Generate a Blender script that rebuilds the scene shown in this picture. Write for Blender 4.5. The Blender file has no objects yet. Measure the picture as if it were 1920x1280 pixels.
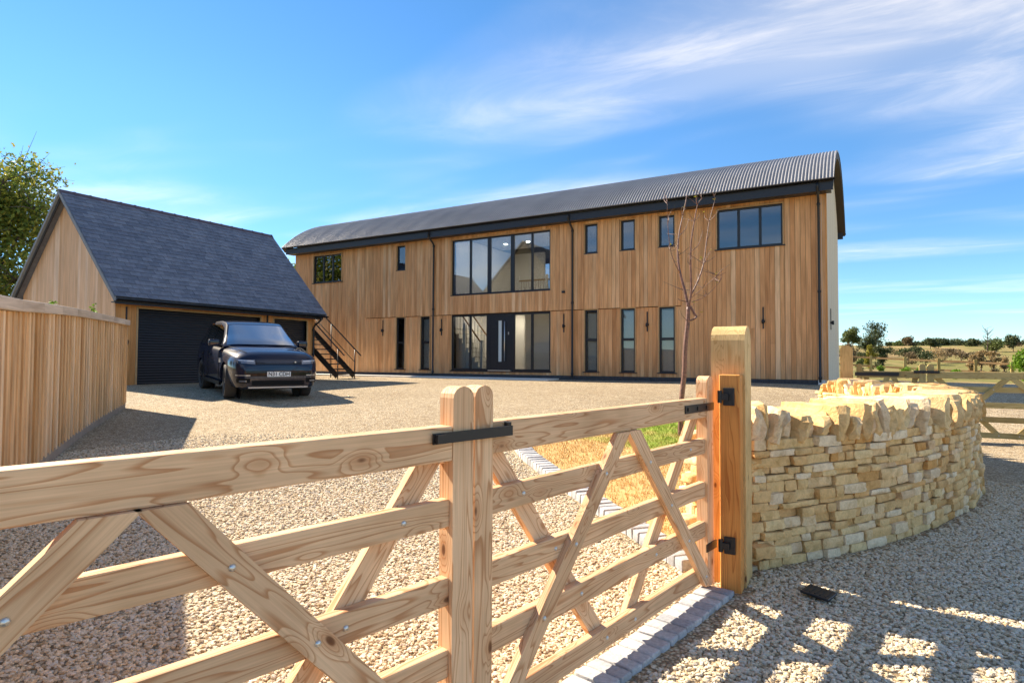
import bpy, bmesh, math, random
import numpy as np
from mathutils import Vector, Matrix, noise as mnoise
random.seed(11)
sc = bpy.context.scene
col = sc.collection
R = math.radians

# ---------------------------------------------------------------- camera
CAM = Vector((0, 0, 1.5))
c_r = Vector((0.86927266, 0.49431095, 0.00466083))
c_f = Vector((-0.49419884, 0.86877866, 0.03148258))
c_u = Vector((0.01151295, -0.02967033, 0.99949343))
FPX = 1139.04                                   # focal length in photo pixels (1920 wide)
cd = bpy.data.cameras.new('camera'); cam = bpy.data.objects.new('camera', cd); col.objects.link(cam)
cd.sensor_width = 36; cd.lens = FPX / 1920 * 36; cd.clip_start = .05; cd.clip_end = 3000
cam.matrix_world = Matrix(((c_r.x, c_u.x, -c_f.x, CAM.x), (c_r.y, c_u.y, -c_f.y, CAM.y), (c_r.z, c_u.z, -c_f.z, CAM.z), (0, 0, 0, 1)))
sc.camera = cam

# ---------------------------------------------------------------- light
SUN_AZ = R(-4.0)      # direction the shadows run, from +X
SUN_EL = R(35.5)
world = bpy.data.worlds.new('World'); sc.world = world; world.use_nodes = True
wn = world.node_tree; wn.nodes.clear()
def N(t, kind, **kw):
    n = t.nodes.new(kind)
    for k, v in kw.items():
        if k.startswith('i_'):
            key = k[2:]
            n.inputs[int(key) if key.isdigit() else key].default_value = v
        else: setattr(n, k, v)
    return n
def mathn(t, op, a, b=None, clamp=False):
    n = t.nodes.new('ShaderNodeMath'); n.operation = op; n.use_clamp = clamp
    for i, v in enumerate((a, b)):
        if v is None: continue
        if isinstance(v, (int, float)): n.inputs[i].default_value = v
        else: t.links.new(v, n.inputs[i])
    return n.outputs[0]
def mixc(t, fac, a, b, mode='MIX'):
    n = t.nodes.new('ShaderNodeMix'); n.data_type = 'RGBA'; n.blend_type = mode
    for s, v in ((n.inputs[0], fac), (n.inputs[6], a), (n.inputs[7], b)):
        if isinstance(v, (int, float)): s.default_value = v
        elif isinstance(v, tuple): s.default_value = v if len(v) == 4 else (*v, 1)
        else: t.links.new(v, s)
    return n.outputs[2]
def ramp(t, fac, stops, interp='LINEAR'):
    n = t.nodes.new('ShaderNodeValToRGB'); n.color_ramp.interpolation = interp
    el = n.color_ramp.elements
    while len(el) < len(stops): el.new(.5)
    for e, (p, c) in zip(el, stops): e.position = p; e.color = (*c, 1) if len(c) == 3 else c
    t.links.new(fac, n.inputs[0]); return n.outputs[0]
sky = N(wn, 'ShaderNodeTexSky', sky_type='NISHITA', sun_disc=False, sun_elevation=SUN_EL, air_density=.8, dust_density=.0, ozone_density=3.0, altitude=1200)
sky.sun_rotation = math.atan2(-math.cos(SUN_AZ), -math.sin(SUN_AZ))
tc = N(wn, 'ShaderNodeTexCoord')
sep = N(wn, 'ShaderNodeSeparateXYZ'); wn.links.new(tc.outputs['Generated'], sep.inputs[0])
zz = mathn(wn, 'MAXIMUM', sep.outputs[2], .06)
cmb = N(wn, 'ShaderNodeCombineXYZ')
wn.links.new(mathn(wn, 'DIVIDE', sep.outputs[0], zz), cmb.inputs[0]); wn.links.new(mathn(wn, 'DIVIDE', sep.outputs[1], zz), cmb.inputs[1])
mp = N(wn, 'ShaderNodeMapping'); mp.inputs['Rotation'].default_value = (0, 0, R(28)); mp.inputs['Scale'].default_value = (.6, 1.1, 1); mp.inputs['Location'].default_value = (3.4, 2.2, 0)
wn.links.new(cmb.outputs[0], mp.inputs[0])
big = N(wn, 'ShaderNodeTexNoise', i_Scale=.55, i_Detail=3.0, i_Roughness=.5, i_Distortion=.3); wn.links.new(mp.outputs[0], big.inputs[0])
fine = N(wn, 'ShaderNodeTexNoise', i_Scale=1.9, i_Detail=9.0, i_Roughness=.62, i_Distortion=.9); wn.links.new(mp.outputs[0], fine.inputs[0])
cover = ramp(wn, big.outputs[0], [(.41, (0, 0, 0)), (.74, (1, 1, 1))], 'EASE')
wisp = ramp(wn, fine.outputs[0], [(.36, (0, 0, 0)), (.78, (1, 1, 1))], 'EASE')
cl = mathn(wn, 'MULTIPLY', cover, wisp)
veil = mathn(wn, 'MULTIPLY', cover, .30)
cl = mathn(wn, 'ADD', mathn(wn, 'MULTIPLY', cl, .55), veil, True)
fade = mathn(wn, 'MULTIPLY', mathn(wn, 'SUBTRACT', sep.outputs[2], .02), 4.5, True)
cl = mathn(wn, 'MULTIPLY', cl, fade)
hs = N(wn, 'ShaderNodeHueSaturation', i_Saturation=1.24, i_Value=1.0); wn.links.new(sky.outputs[0], hs.inputs['Color'])
low = ramp(wn, sep.outputs[2], [(0, (.55, .66, .72)), (.12, (.70, .80, .85)), (.38, (1, 1, 1))], 'EASE')       # sky colour dimmed towards the horizon, which otherwise burns to white
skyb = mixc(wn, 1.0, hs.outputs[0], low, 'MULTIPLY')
skyc = mixc(wn, cl, skyb, (5.6, 5.5, 5.4, 1))
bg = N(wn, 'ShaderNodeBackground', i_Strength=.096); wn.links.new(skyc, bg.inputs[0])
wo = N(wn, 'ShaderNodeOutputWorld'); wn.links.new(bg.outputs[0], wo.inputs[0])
sl = bpy.data.lights.new('sun', 'SUN'); sl.energy = 3.85; sl.angle = R(.55); sl.color = (1, .95, .88)
sun = bpy.data.objects.new('sun', sl); col.objects.link(sun)
sdir = Vector((math.cos(SUN_AZ) * math.cos(SUN_EL), math.sin(SUN_AZ) * math.cos(SUN_EL), -math.sin(SUN_EL)))
sun.rotation_euler = sdir.to_track_quat('-Z', 'Y').to_euler(); sun.location = (-30, 0, 30)
vs = sc.view_settings; sc.display_settings.display_device = 'sRGB'; vs.view_transform = 'Standard'; vs.look = 'None'; vs.exposure = 1.7; vs.gamma = 1; vs.use_curve_mapping = False; vs.use_white_balance = True; vs.white_balance_temperature = 8000
sc.cycles.max_bounces = 8; sc.cycles.diffuse_bounces = 4; sc.cycles.glossy_bounces = 4; sc.cycles.transparent_max_bounces = 12; sc.cycles.use_denoising = True
sc.cycles.caustics_reflective = False; sc.cycles.caustics_refractive = False

# ---------------------------------------------------------------- helpers
def ray(px, py): return c_f + c_r * ((px - 960) / FPX) - c_u * ((py - 640) / FPX)
def at_d(px, py, d): return CAM + ray(px, py) * d
def at_z(px, py, z): r = ray(px, py); return CAM + r * ((z - CAM.z) / r.z)
def at_y(px, py, y): r = ray(px, py); return CAM + r * (y / r.y)
WM = {}
def add(name, me, mat=None, parent=None, M=None, kind=None):
    o = bpy.data.objects.new(name, me); col.objects.link(o)
    if mat is not None and me is not None and not me.materials: me.materials.append(mat)
    M = M or Matrix(); WM[o] = M
    if parent is not None:
        o.parent = parent; o.matrix_basis = WM[parent].inverted() @ M
    else: o.matrix_basis = M
    if kind: o['kind'] = kind
    return o
def tag(o, label, cat, group=None):
    o['label'] = label; o['category'] = cat
    if group: o['group'] = group
    return o
def root(name, loc, label, cat, group=None, rz=0):
    o = add(name, None, M=Matrix.Translation(loc) @ Matrix.Rotation(rz, 4, 'Z')); o.empty_display_size = .2
    return tag(o, label, cat, group)
def mk(v, f, smooth=False, mat=None, name='mesh'):
    me = bpy.data.meshes.new(name); me.from_pydata([tuple(p) for p in v], [], f)
    if smooth: me.polygons.foreach_set('use_smooth', [True] * len(me.polygons))
    if mat: me.materials.append(mat)
    me.update(); return me
BF = [(0, 3, 2, 1), (4, 5, 6, 7), (0, 1, 5, 4), (1, 2, 6, 5), (2, 3, 7, 6), (3, 0, 4, 7)]
def bv(x0, x1, y0, y1, z0, z1): return [(x0, y0, z0), (x1, y0, z0), (x1, y1, z0), (x0, y1, z0), (x0, y0, z1), (x1, y0, z1), (x1, y1, z1), (x0, y1, z1)]
class MB:
    def __init__(s): s.v = []; s.f = []
    def add(s, v, f, M=None):
        n = len(s.v); s.v += [tuple(M @ Vector(p)) for p in v] if M else [tuple(p) for p in v]
        s.f += [tuple(i + n for i in q) for q in f]; return s
    def box(s, x0, x1, y0, y1, z0, z1, M=None): return s.add(bv(min(x0, x1), max(x0, x1), min(y0, y1), max(y0, y1), min(z0, z1), max(z0, z1)), BF, M)
    def tube(s, pts, rad, n=8, caps=True):
        pts = [Vector(p) for p in pts]; rad = rad if isinstance(rad, (list, tuple)) else [rad] * len(pts)
        b = len(s.v); up = None
        for i, p in enumerate(pts):
            t = (pts[min(i + 1, len(pts) - 1)] - pts[max(i - 1, 0)]).normalized()
            a = t.orthogonal().normalized() if up is None else (up - t * up.dot(t)).normalized()
            up = a; c = t.cross(a)
            for k in range(n):
                an = 2 * math.pi * k / n; s.v.append(tuple(p + (a * math.cos(an) + c * math.sin(an)) * rad[i]))
        for i in range(len(pts) - 1):
            for k in range(n):
                k2 = (k + 1) % n; s.f.append((b + i * n + k, b + i * n + k2, b + (i + 1) * n + k2, b + (i + 1) * n + k))
        if caps:
            s.f.append(tuple(b + k for k in reversed(range(n)))); s.f.append(tuple(b + (len(pts) - 1) * n + k for k in range(n)))
        return s
    def mesh(s, smooth=False): return mk(s.v, s.f, smooth)
def boxm(x0, x1, y0, y1, z0, z1): return mk(bv(x0, x1, y0, y1, z0, z1), BF)
def bevel(me, w, seg=1):
    bm = bmesh.new(); bm.from_mesh(me); bmesh.ops.bevel(bm, geom=bm.edges[:], offset=w, segments=seg, affect='EDGES', profile=.6)
    bm.to_mesh(me); bm.free(); return me
def frame_axes(p0, p1, side):
    """matrix with local X from p0 to p1, local Y towards side"""
    x = (p1 - p0).normalized(); z = x.cross(side).normalized(); y = z.cross(x)
    return Matrix(((x.x, y.x, z.x, p0.x), (x.y, y.y, z.y, p0.y), (x.z, y.z, z.z, p0.z), (0, 0, 0, 1)))

# ---------------------------------------------------------------- materials
def material(name):
    m = bpy.data.materials.new(name); m.use_nodes = True; t = m.node_tree; return m, t, t.nodes['Principled BSDF']
def coords(t, scale=(1, 1, 1), rnd=True, src='Object'):
    tc = N(t, 'ShaderNodeTexCoord'); mp = N(t, 'ShaderNodeMapping'); mp.inputs['Scale'].default_value = scale
    v = tc.outputs[src]
    if rnd:
        oi = N(t, 'ShaderNodeObjectInfo'); a = N(t, 'ShaderNodeVectorMath', operation='ADD')
        mu = N(t, 'ShaderNodeVectorMath', operation='SCALE'); cb = N(t, 'ShaderNodeCombineXYZ')
        for i, k in enumerate((37.0, 53.0, 71.0)): t.links.new(mathn(t, 'MULTIPLY', oi.outputs['Random'], k), cb.inputs[i])
        t.links.new(v, a.inputs[0]); t.links.new(cb.outputs[0], a.inputs[1]); v = a.outputs[0]
    t.links.new(v, mp.inputs[0]); return mp.outputs[0]
def noise(t, vec, scale, detail=4, rough=.55, dist=0):
    n = N(t, 'ShaderNodeTexNoise', i_Scale=scale, i_Detail=detail, i_Roughness=rough, i_Distortion=dist); t.links.new(vec, n.inputs[0]); return n.outputs[0]
def bump(t, b, h, strength=.3, dist=.01):
    n = N(t, 'ShaderNodeBump', i_Strength=strength, i_Distance=dist); t.links.new(h, n.inputs['Height']); t.links.new(n.outputs[0], b.inputs['Normal'])
def simple(name, c, rough=.5, metal=0, spec=.5, var=0.0, vscale=6, bstr=0):
    m, t, b = material(name); b.inputs['Roughness'].default_value = rough; b.inputs['Metallic'].default_value = metal; b.inputs['Specular IOR Level'].default_value = spec
    if var:
        v = coords(t); n = noise(t, v, vscale, 5)
        t.links.new(ramp(t, n, [(.25, tuple(x * (1 - var) for x in c)), (.75, tuple(min(1, x * (1 + var)) for x in c))]), b.inputs['Base Color'])
        if bstr: bump(t, b, n, bstr)
    else: b.inputs['Base Color'].default_value = (*c, 1)
    return m
def cedar(name, tones, axis=2, grain=.22, rough=.7, blotch=.25):
    m, t, b = material(name); b.inputs['Roughness'].default_value = rough; b.inputs['Specular IOR Level'].default_value = .25
    oi = N(t, 'ShaderNodeObjectInfo')
    base = ramp(t, oi.outputs['Random'], [(i / (len(tones) - 1), c) for i, c in enumerate(tones)])
    s = [38.0, 38.0, 38.0]; s[axis] = 1.3
    g = noise(t, coords(t, tuple(s)), 1.0, 5, .6, .4)
    s2 = [5.0, 5.0, 5.0]; s2[axis] = .7
    bl = noise(t, coords(t, tuple(s2)), 1.0, 3, .5, .3)
    c1 = mixc(t, 1.0, base, ramp(t, g, [(.3, (1 - grain,) * 3), (.7, (1 + grain * .4,) * 3)]), 'MULTIPLY')
    c2 = mixc(t, 1.0, c1, ramp(t, bl, [(.3, (1 - blotch, 1 - blotch * 1.15, 1 - blotch * 1.3)), (.62, (1.06, 1.06, 1.06))]), 'MULTIPLY')
    t.links.new(c2, b.inputs['Base Color']); bump(t, b, g, .15, .003); return m
def pine(name, light, dark, knotc=(.16, .06, .025), seed=0.0, tint=.15):
    """sawn softwood, grain along local X, with growth-ring arches and knots"""
    m, t, b = material(name); b.inputs['Roughness'].default_value = .68; b.inputs['Specular IOR Level'].default_value = .25
    v = coords(t)
    mp = N(t, 'ShaderNodeMapping'); mp.inputs['Scale'].default_value = (3.2, 7.0, 7.0); mp.inputs['Location'].default_value = (seed, seed * 2, 0); t.links.new(v, mp.inputs[0])
    vo = N(t, 'ShaderNodeTexVoronoi', i_Scale=1.0, i_Randomness=1.0); t.links.new(mp.outputs[0], vo.inputs['Vector'])
    kd = vo.outputs['Distance']
    near = ramp(t, kd, [(.0, (1, 1, 1)), (.38, (0, 0, 0))], 'EASE')
    mp2 = N(t, 'ShaderNodeMapping'); mp2.inputs['Scale'].default_value = (1.1, 15, 15); t.links.new(v, mp2.inputs[0])
    low = noise(t, mp2.outputs[0], .55, 2, .5, .6)
    ph = mathn(t, 'ADD', mathn(t, 'MULTIPLY', low, 15.0), mathn(t, 'MULTIPLY', near, 3.6))
    fr = mathn(t, 'FRACT', ph)
    ring = ramp(t, fr, [(0, (0, 0, 0)), (.62, (.08, .08, .08)), (.86, (.9, .9, .9)), (.93, (1, 1, 1)), (1, (0, 0, 0))])
    mp3 = N(t, 'ShaderNodeMapping'); mp3.inputs['Scale'].default_value = (3, 130, 130); t.links.new(v, mp3.inputs[0])
    fib = noise(t, mp3.outputs[0], 1.0, 3)
    mid = tuple(.62 * a + .38 * d for a, d in zip(light, dark))
    c = mixc(t, mathn(t, 'MULTIPLY', ring, .82), light, dark)
    c = mixc(t, 1.0, c, ramp(t, fib, [(.3, (.84, .82, .8)), (.7, (1.06, 1.06, 1.06))]), 'MULTIPLY')
    oi = N(t, 'ShaderNodeObjectInfo')
    c = mixc(t, 1.0, c, ramp(t, oi.outputs['Random'], [(0, (1 - tint, 1 - tint * 1.3, 1 - tint * 1.6)), (.5, (1, 1, 1)), (1, (1.05, 1.03, 1.0))]), 'MULTIPLY')
    bl = noise(t, v, 2.3, 3)
    c = mixc(t, 1.0, c, ramp(t, bl, [(.3, (.82, .78, .74)), (.6, (1.05, 1.05, 1.05))]), 'MULTIPLY')
    halo = ramp(t, kd, [(0, (.8, .8, .8)), (.10, (.55, .55, .55)), (.24, (0, 0, 0))])
    c = mixc(t, halo, c, dark)
    kn = ramp(t, kd, [(0, (1, 1, 1)), (.055, (.85, .85, .85)), (.085, (0, 0, 0))])
    c = mixc(t, kn, c, knotc); t.links.new(c, b.inputs['Base Color'])
    bump(t, b, mathn(t, 'ADD', fib, mathn(t, 'MULTIPLY', ring, .6)), .16, .002); return m
M_cedar = cedar('cedar_boards', [(.64, .30, .125), (.80, .425, .20), (.70, .345, .15), (.85, .50, .26), (.66, .315, .135), (.82, .45, .215), (.74, .375, .17), (.87, .56, .32)])
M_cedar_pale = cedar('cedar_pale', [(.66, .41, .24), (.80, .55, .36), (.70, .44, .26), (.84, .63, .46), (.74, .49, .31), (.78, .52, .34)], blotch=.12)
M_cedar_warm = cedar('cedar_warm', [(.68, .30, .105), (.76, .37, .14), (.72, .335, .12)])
M_fence = cedar('fence_boards', [(.72, .44, .22), (.81, .55, .32), (.66, .39, .18), (.84, .62, .41), (.76, .49, .27), (.70, .42, .21)], blotch=.34, grain=.3)
M_cap = cedar('weathered_cap', [(.56, .46, .37), (.62, .52, .43), (.52, .42, .33)], axis=0, blotch=.3)
M_gate = pine('gate_pine', (.82, .55, .34), (.53, .235, .10))
M_gate2 = pine('treated_pine', (.56, .43, .19), (.40, .28, .10), seed=3.1)
M_post = pine('green_post', (.72, .50, .24), (.54, .32, .12), seed=5.3)
M_orange = pine('orange_post', (.74, .33, .095), (.50, .16, .04), seed=7.7)
M_rail = pine('far_rail', (.36, .23, .12), (.26, .15, .07), seed=9.0)
M_black = simple('black_metal', (.012, .012, .014), .45, .0)
M_gutter = simple('gutter_plastic', (.010, .010, .012), .8, spec=.08)
M_dark = simple('anthracite_frame', (.011, .0125, .017), .42)
M_fascia = simple('dark_fascia', (.016, .018, .025), .45)
M_steel = simple('galvanised', (.62, .62, .60), .35, .9)
M_white = simple('white_paint', (.78, .77, .74), .6)
M_inwall = simple('interior_wall', (.82, .80, .77), .8)
M_infloor = simple('interior_floor', (.33, .30, .27), .6)
M_oak = simple('oak_handrail', (.34, .19, .09), .5)
M_concrete = simple('pale_paving', (.76, .73, .67), .85, var=.08, vscale=3)
M_kerb = simple('gravel_board', (.30, .24, .19), .9, var=.2)
def glass(name, tint=(.86, .9, .92), refl=1.0):
    m = bpy.data.materials.new(name); m.use_nodes = True; t = m.node_tree; t.nodes.clear()
    fr = N(t, 'ShaderNodeFresnel', i_IOR=1.55); g = N(t, 'ShaderNodeBsdfGlossy', i_Roughness=.015); tr = N(t, 'ShaderNodeBsdfTransparent')
    tr.inputs[0].default_value = (*tint, 1); mx = N(t, 'ShaderNodeMixShader'); o = N(t, 'ShaderNodeOutputMaterial')
    f = mathn(t, 'MULTIPLY', fr.outputs[0], refl, True)
    t.links.new(f, mx.inputs[0]); t.links.new(tr.outputs[0], mx.inputs[1]); t.links.new(g.outputs[0], mx.inputs[2]); t.links.new(mx.outputs[0], o.inputs[0]); return m
M_glass = glass('window_glass', (.84, .87, .88), 1.8)
M_glass_up = glass('upper_glass', (.66, .70, .73), 3.4)
M_frost = simple('frosted_glass', (.55, .64, .66), .35)
# slate, corrugated sheet, plinth brick
def slate_mat():
    m, t, b = material('slate'); b.inputs['Roughness'].default_value = .5
    oi = N(t, 'ShaderNodeObjectInfo'); v = coords(t)
    c = ramp(t, oi.outputs['Random'], [(0, (.10, .115, .15)), (.5, (.13, .145, .18)), (1, (.17, .185, .22))])
    n = noise(t, v, 9, 5); c = mixc(t, 1.0, c, ramp(t, n, [(.3, (.75, .75, .77)), (.7, (1.2, 1.2, 1.2))]), 'MULTIPLY')
    t.links.new(c, b.inputs['Base Color']); bump(t, b, n, .25, .006); return m
M_slate = slate_mat()
def stuff_slate():
    m, t, b = material('slate_far'); b.inputs['Roughness'].default_value = .5
    v = coords(t, rnd=False); vo = N(t, 'ShaderNodeTexVoronoi', i_Scale=3.0); t.links.new(v, vo.inputs['Vector'])
    c = ramp(t, vo.outputs['Color'], [(.1, (.10, .115, .15)), (.5, (.13, .145, .18)), (.9, (.17, .185, .22))])
    n = noise(t, v, 9, 5); c = mixc(t, 1.0, c, ramp(t, n, [(.3, (.75, .75, .77)), (.7, (1.2, 1.2, 1.2))]), 'MULTIPLY')
    t.links.new(c, b.inputs['Base Color']); bump(t, b, n, .25, .006); return m
M_slate2 = stuff_slate()
M_ridge = simple('ridge_tile', (.085, .06, .075), .6, var=.15)
M_sheet = simple('corrugated_sheet', (.22, .223, .235), .42, .2, var=.16, vscale=1.1)
M_verge = simple('grey_verge', (.20, .215, .23), .6, var=.1)
M_pbrick = simple('plinth_brick', (.075, .068, .07), .8, var=.3, vscale=9, bstr=.3)
M_mortar = simple('plinth_mortar', (.16, .15, .14), .9)
M_roller = simple('roller_door', (.0125, .0145, .02), .38)

# ---------------------------------------------------------------- terrain
CP = [(-.86, 4.08, 0), (-1.24, 2, 0), (-1.57, .58, 0), (-1.9, -1.5, .02), (2, 3, 0), (2, 7, 0), (4, 10, .03), (2, -3, 0), (6, 0, 0), (6, 6, 0), (1.4, 10, .03), (0, 13.6, .08), (2.5, 13.7, .08), (6, 13.7, .1),
      (-4.6, 2.9, .13), (-6.1, 2.26, .27), (-7.97, 3.4, .33), (-10.6, 5.1, .39), (-12.9, 6.8, .5), (-12.26, 8.72, .62), (-11.5, 10.45, .64), (-15, 9.94, .74), (-17.7, 8.9, .76), (-17.7, 12.5, .76), (-17.7, 16.3, .77), (-17, 17.3, .79),
      (-23, 19.6, .83), (-17, 19.6, .83), (-12, 19.6, .83), (-6, 19.6, .83), (-.8, 19.6, .82), (-2.3, 5.6, .12), (-3.9, 7, .3), (-2.3, 9, .35), (-1.2, 5, .05), (-6, 9, .45), (-8, 13, .62), (-3, 14, .55),
      (1.5, 26, .8), (4.1, 27.6, .78), (-.5, 28, .85), (9, 25, .6), (-24, 28, .85), (-28, 10, .8), (-28, 19, .83), (-12, -3, .25), (9, -6, 0), (9, 10, .08), (-20, 2, .6), (-28, -6, .6), (-6, -6, .1)]
_C = np.array(CP); _n = len(_C)
def _phi(r2): return np.where(r2 > 1e-9, .5 * r2 * np.log(np.maximum(r2, 1e-9)), 0)
_d2 = ((_C[:, None, :2] - _C[None, :, :2]) ** 2).sum(-1)
_A = np.zeros((_n + 3, _n + 3)); _A[:_n, :_n] = _phi(_d2) + np.eye(_n) * .6; _A[:_n, _n] = 1; _A[:_n, _n + 1:] = _C[:, :2]; _A[_n, :_n] = 1; _A[_n + 1:, :_n] = _C[:, :2].T
_w = np.linalg.solve(_A, np.concatenate([_C[:, 2], [0, 0, 0]]))
GX0, GX1, GY0, GY1 = -28.0, 9.0, -8.0, 27.0
def tz(x, y):
    x = np.clip(np.asarray(x, float), GX0, GX1); y = np.clip(np.asarray(y, float), GY0, GY1)
    r2 = (x[..., None] - _C[:, 0]) ** 2 + (y[..., None] - _C[:, 1]) ** 2
    return _phi(r2) @ _w[:_n] + _w[_n] + _w[_n + 1] * x + _w[_n + 2] * y
def gz(x, y): return float(tz(np.array([x]), np.array([y]))[0])
def grid_mesh(xs, ys, zf):
    X, Y = np.meshgrid(xs, ys); Z = zf(X, Y); nx, ny = len(xs), len(ys)
    v = np.stack([X, Y, Z], -1).reshape(-1, 3); i = np.arange(nx * ny).reshape(ny, nx)
    f = np.stack([i[:-1, :-1], i[:-1, 1:], i[1:, 1:], i[1:, :-1]], -1).reshape(-1, 4)
    me = bpy.data.meshes.new('grid'); me.from_pydata(v.tolist(), [], f.tolist()); me.polygons.foreach_set('use_smooth', [True] * len(me.polygons)); me.update(); return me
GRAVEL_TONES = [(0, (.38, .28, .17)), (.16, (.62, .51, .36)), (.36, (.73, .63, .48)), (.54, (.59, .46, .30)), (.70, (.78, .71, .58)), (.86, (.56, .50, .42)), (1, (.69, .57, .41))]
def gravel_mat():
    m, t, b = material('gravel'); b.inputs['Roughness'].default_value = .85; b.inputs['Specular IOR Level'].default_value = .2
    v = coords(t, rnd=False)
    wob = N(t, 'ShaderNodeTexNoise', i_Scale=20.0, i_Detail=2.0); t.links.new(v, wob.inputs[0])
    vm = N(t, 'ShaderNodeVectorMath', operation='MULTIPLY_ADD'); vm.inputs[1].default_value = (.03,) * 3; t.links.new(wob.outputs['Color'], vm.inputs[0]); t.links.new(v, vm.inputs[2])
    vo = N(t, 'ShaderNodeTexVoronoi', i_Scale=44.0); t.links.new(vm.outputs[0], vo.inputs['Vector'])
    sp = N(t, 'ShaderNodeSeparateColor'); t.links.new(vo.outputs['Color'], sp.inputs[0])
    c = ramp(t, sp.outputs[0], GRAVEL_TONES)
    edge = ramp(t, vo.outputs['Distance'], [(.25, (1, 1, 1)), (.62, (.42, .38, .34))])
    c = mixc(t, 1.0, c, edge, 'MULTIPLY')
    patch = noise(t, v, .35, 4); c = mixc(t, 1.0, c, ramp(t, patch, [(.3, (.86, .83, .78)), (.7, (1.06, 1.06, 1.04))]), 'MULTIPLY')
    mott = noise(t, v, 7.0, 6, .75); c = mixc(t, 1.0, c, ramp(t, mott, [(.32, (.70, .66, .60)), (.5, (1, .99, .96)), (.68, (1.2, 1.2, 1.18))]), 'MULTIPLY')
    t.links.new(c, b.inputs['Base Color'])
    h = mathn(t, 'SUBTRACT', 1.0, vo.outputs['Distance']); h = mathn(t, 'ADD', h, mathn(t, 'MULTIPLY', sp.outputs[1], .5)); bump(t, b, h, .8, .02); return m
M_gravel = gravel_mat()
gnd = add('gravel_drive', grid_mesh(np.arange(GX0, GX1 + .01, .25), np.arange(GY0, GY1 + .01, .25), tz), M_gravel, kind='structure')
def far_z(X, Y):
    z = tz(X, Y)
    out = np.maximum(np.maximum(GX0 - X, X - GX1), np.maximum(GY0 - Y, Y - GY1)); out = np.maximum(out, 0)
    r = np.hypot(X, Y); s = np.clip((r - 45) / 160, 0, 1); s = s * s * (3 - 2 * s)
    hill = s * (4.6 + .8 * np.sin(X * .03 + 1.2)) + .35 * np.sin(X * .11) * np.sin(Y * .09) * np.clip(out / 20, 0, 1)
    return z - .12 + .11 * np.clip(out / .5, 0, 1) + hill
def gr(lo, hi, a, b, fine):
    mid = np.arange(a, b + .01, fine); k = np.linspace(0, 1, 26)[1:] ** 2.2
    return np.concatenate([(a - (a - lo) * k)[::-1], mid, b + (hi - b) * k])
def field_mat():
    m, t, b = material('dry_field'); b.inputs['Roughness'].default_value = .95; b.inputs['Specular IOR Level'].default_value = .1
    v = coords(t, rnd=False); n1 = noise(t, v, .045, 6, .65, .8); n2 = noise(t, v, 1.6, 6, .65)
    c = ramp(t, n1, [(.30, (.10, .12, .035)), (.42, (.26, .20, .09)), (.50, (.16, .16, .055)), (.58, (.36, .25, .13)), (.66, (.15, .15, .05)), (.8, (.42, .34, .19))])
    c = mixc(t, 1.0, c, ramp(t, n2, [(.3, (.7, .7, .68)), (.7, (1.2, 1.18, 1.1))]), 'MULTIPLY'); t.links.new(c, b.inputs['Base Color']); bump(t, b, n2, .6, .15); return m
add('field', grid_mesh(gr(-900, 900, -30, 40, 2.0), gr(-500, 1200, -10, 60, 2.0), far_z), field_mat(), kind='structure')
def fz(x, y): return float(far_z(np.array([[x]]), np.array([[y]]))[0, 0])

# ---------------------------------------------------------------- the barn house
FY = 19.77
HX0, HX1 = -23.03, -.78
ZB, ZT = .98, 6.55                 # cladding foot and head
LEDGE = 3.31; PX0, PX1 = -18.54, -4.95   # jettied upper cladding panel
LO = (1.129, 3.279)
OPEN = []                          # x0,x1,z0,z1
small_x = [(-16.834, -16.376), (-15.542, -15.079), (-8.30, -7.829), (-6.979, -6.488), (-5.663, -5.15)]
for a, b in small_x: OPEN.append((a, b, *LO))
MAINX = (-14.011, -9.653)
OPEN += [(*MAINX, *LO), (*MAINX, 4.07, 6.263)]
for k in (0, 2, 3, 4): OPEN.append((*small_x[k], 5.265, 6.291))
OPEN += [(-3.812, -1.91, 5.018, 6.27), (-21.80, -20.03, 5.018, 6.27)]
house = root('barn_house', (-11.9, FY, .83), 'long two-storey timber-clad barn house with curved corrugated roof', 'house')
# core of the front wall round the openings
xs = sorted({HX0 + .02, HX1 - .02, *[o[0] for o in OPEN], *[o[1] for o in OPEN]}); zs = sorted({.84, ZT, *[o[2] for o in OPEN], *[o[3] for o in OPEN]})
def inside(x, z): return any(o[0] < x < o[1] and o[2] < z < o[3] for o in OPEN)
mb = MB()
for a, b in zip(xs, xs[1:]):
    z0 = None
    for c, d in zip(zs, zs[1:]):
        if inside((a + b) / 2, (c + d) / 2):
            if z0 is not None: mb.box(a, b, FY + .022, FY + .28, z0, c); z0 = None
        elif z0 is None: z0 = c
    if z0 is not None: mb.box(a, b, FY + .022, FY + .28, z0, zs[-1])
M_core = simple('dark_batten_void', (.035, .022, .013), .9)
add('front_wall', mb.mesh(), M_core, house)
# rear and side walls, floors, partitions
BY = 27.35
def gx(y): return HX1 + (y - FY) / 8.4 * .16
mb = MB(); mb.box(HX0, MAINX[0], BY - .25, BY, .8, 6.6); mb.box(MAINX[1], HX1, BY - .25, BY, .8, 6.6); mb.box(MAINX[0], MAINX[1], BY - .25, BY, 3.3, 4.0); mb.box(MAINX[0], MAINX[1], BY - .25, BY, .8, 1.1); add('rear_wall', mb.mesh(), M_inwall, house)
mb = MB(); mb.box(HX0 + .26, HX1 - .2, FY + .285, BY - .26, .9, 1.06); mb.box(HX0 + .26, MAINX[0] - .4, FY + .3, BY - .26, 3.45, 3.75); mb.box(MAINX[1] + .4, HX1 - .2, FY + .3, BY - .26, 3.45, 3.75); mb.box(MAINX[0] - .39, MAINX[1] + .39, FY + 1.9, BY - .26, 3.45, 3.75)
add('interior_floor', mb.mesh(), M_infloor, house)
mb = MB()
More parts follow.
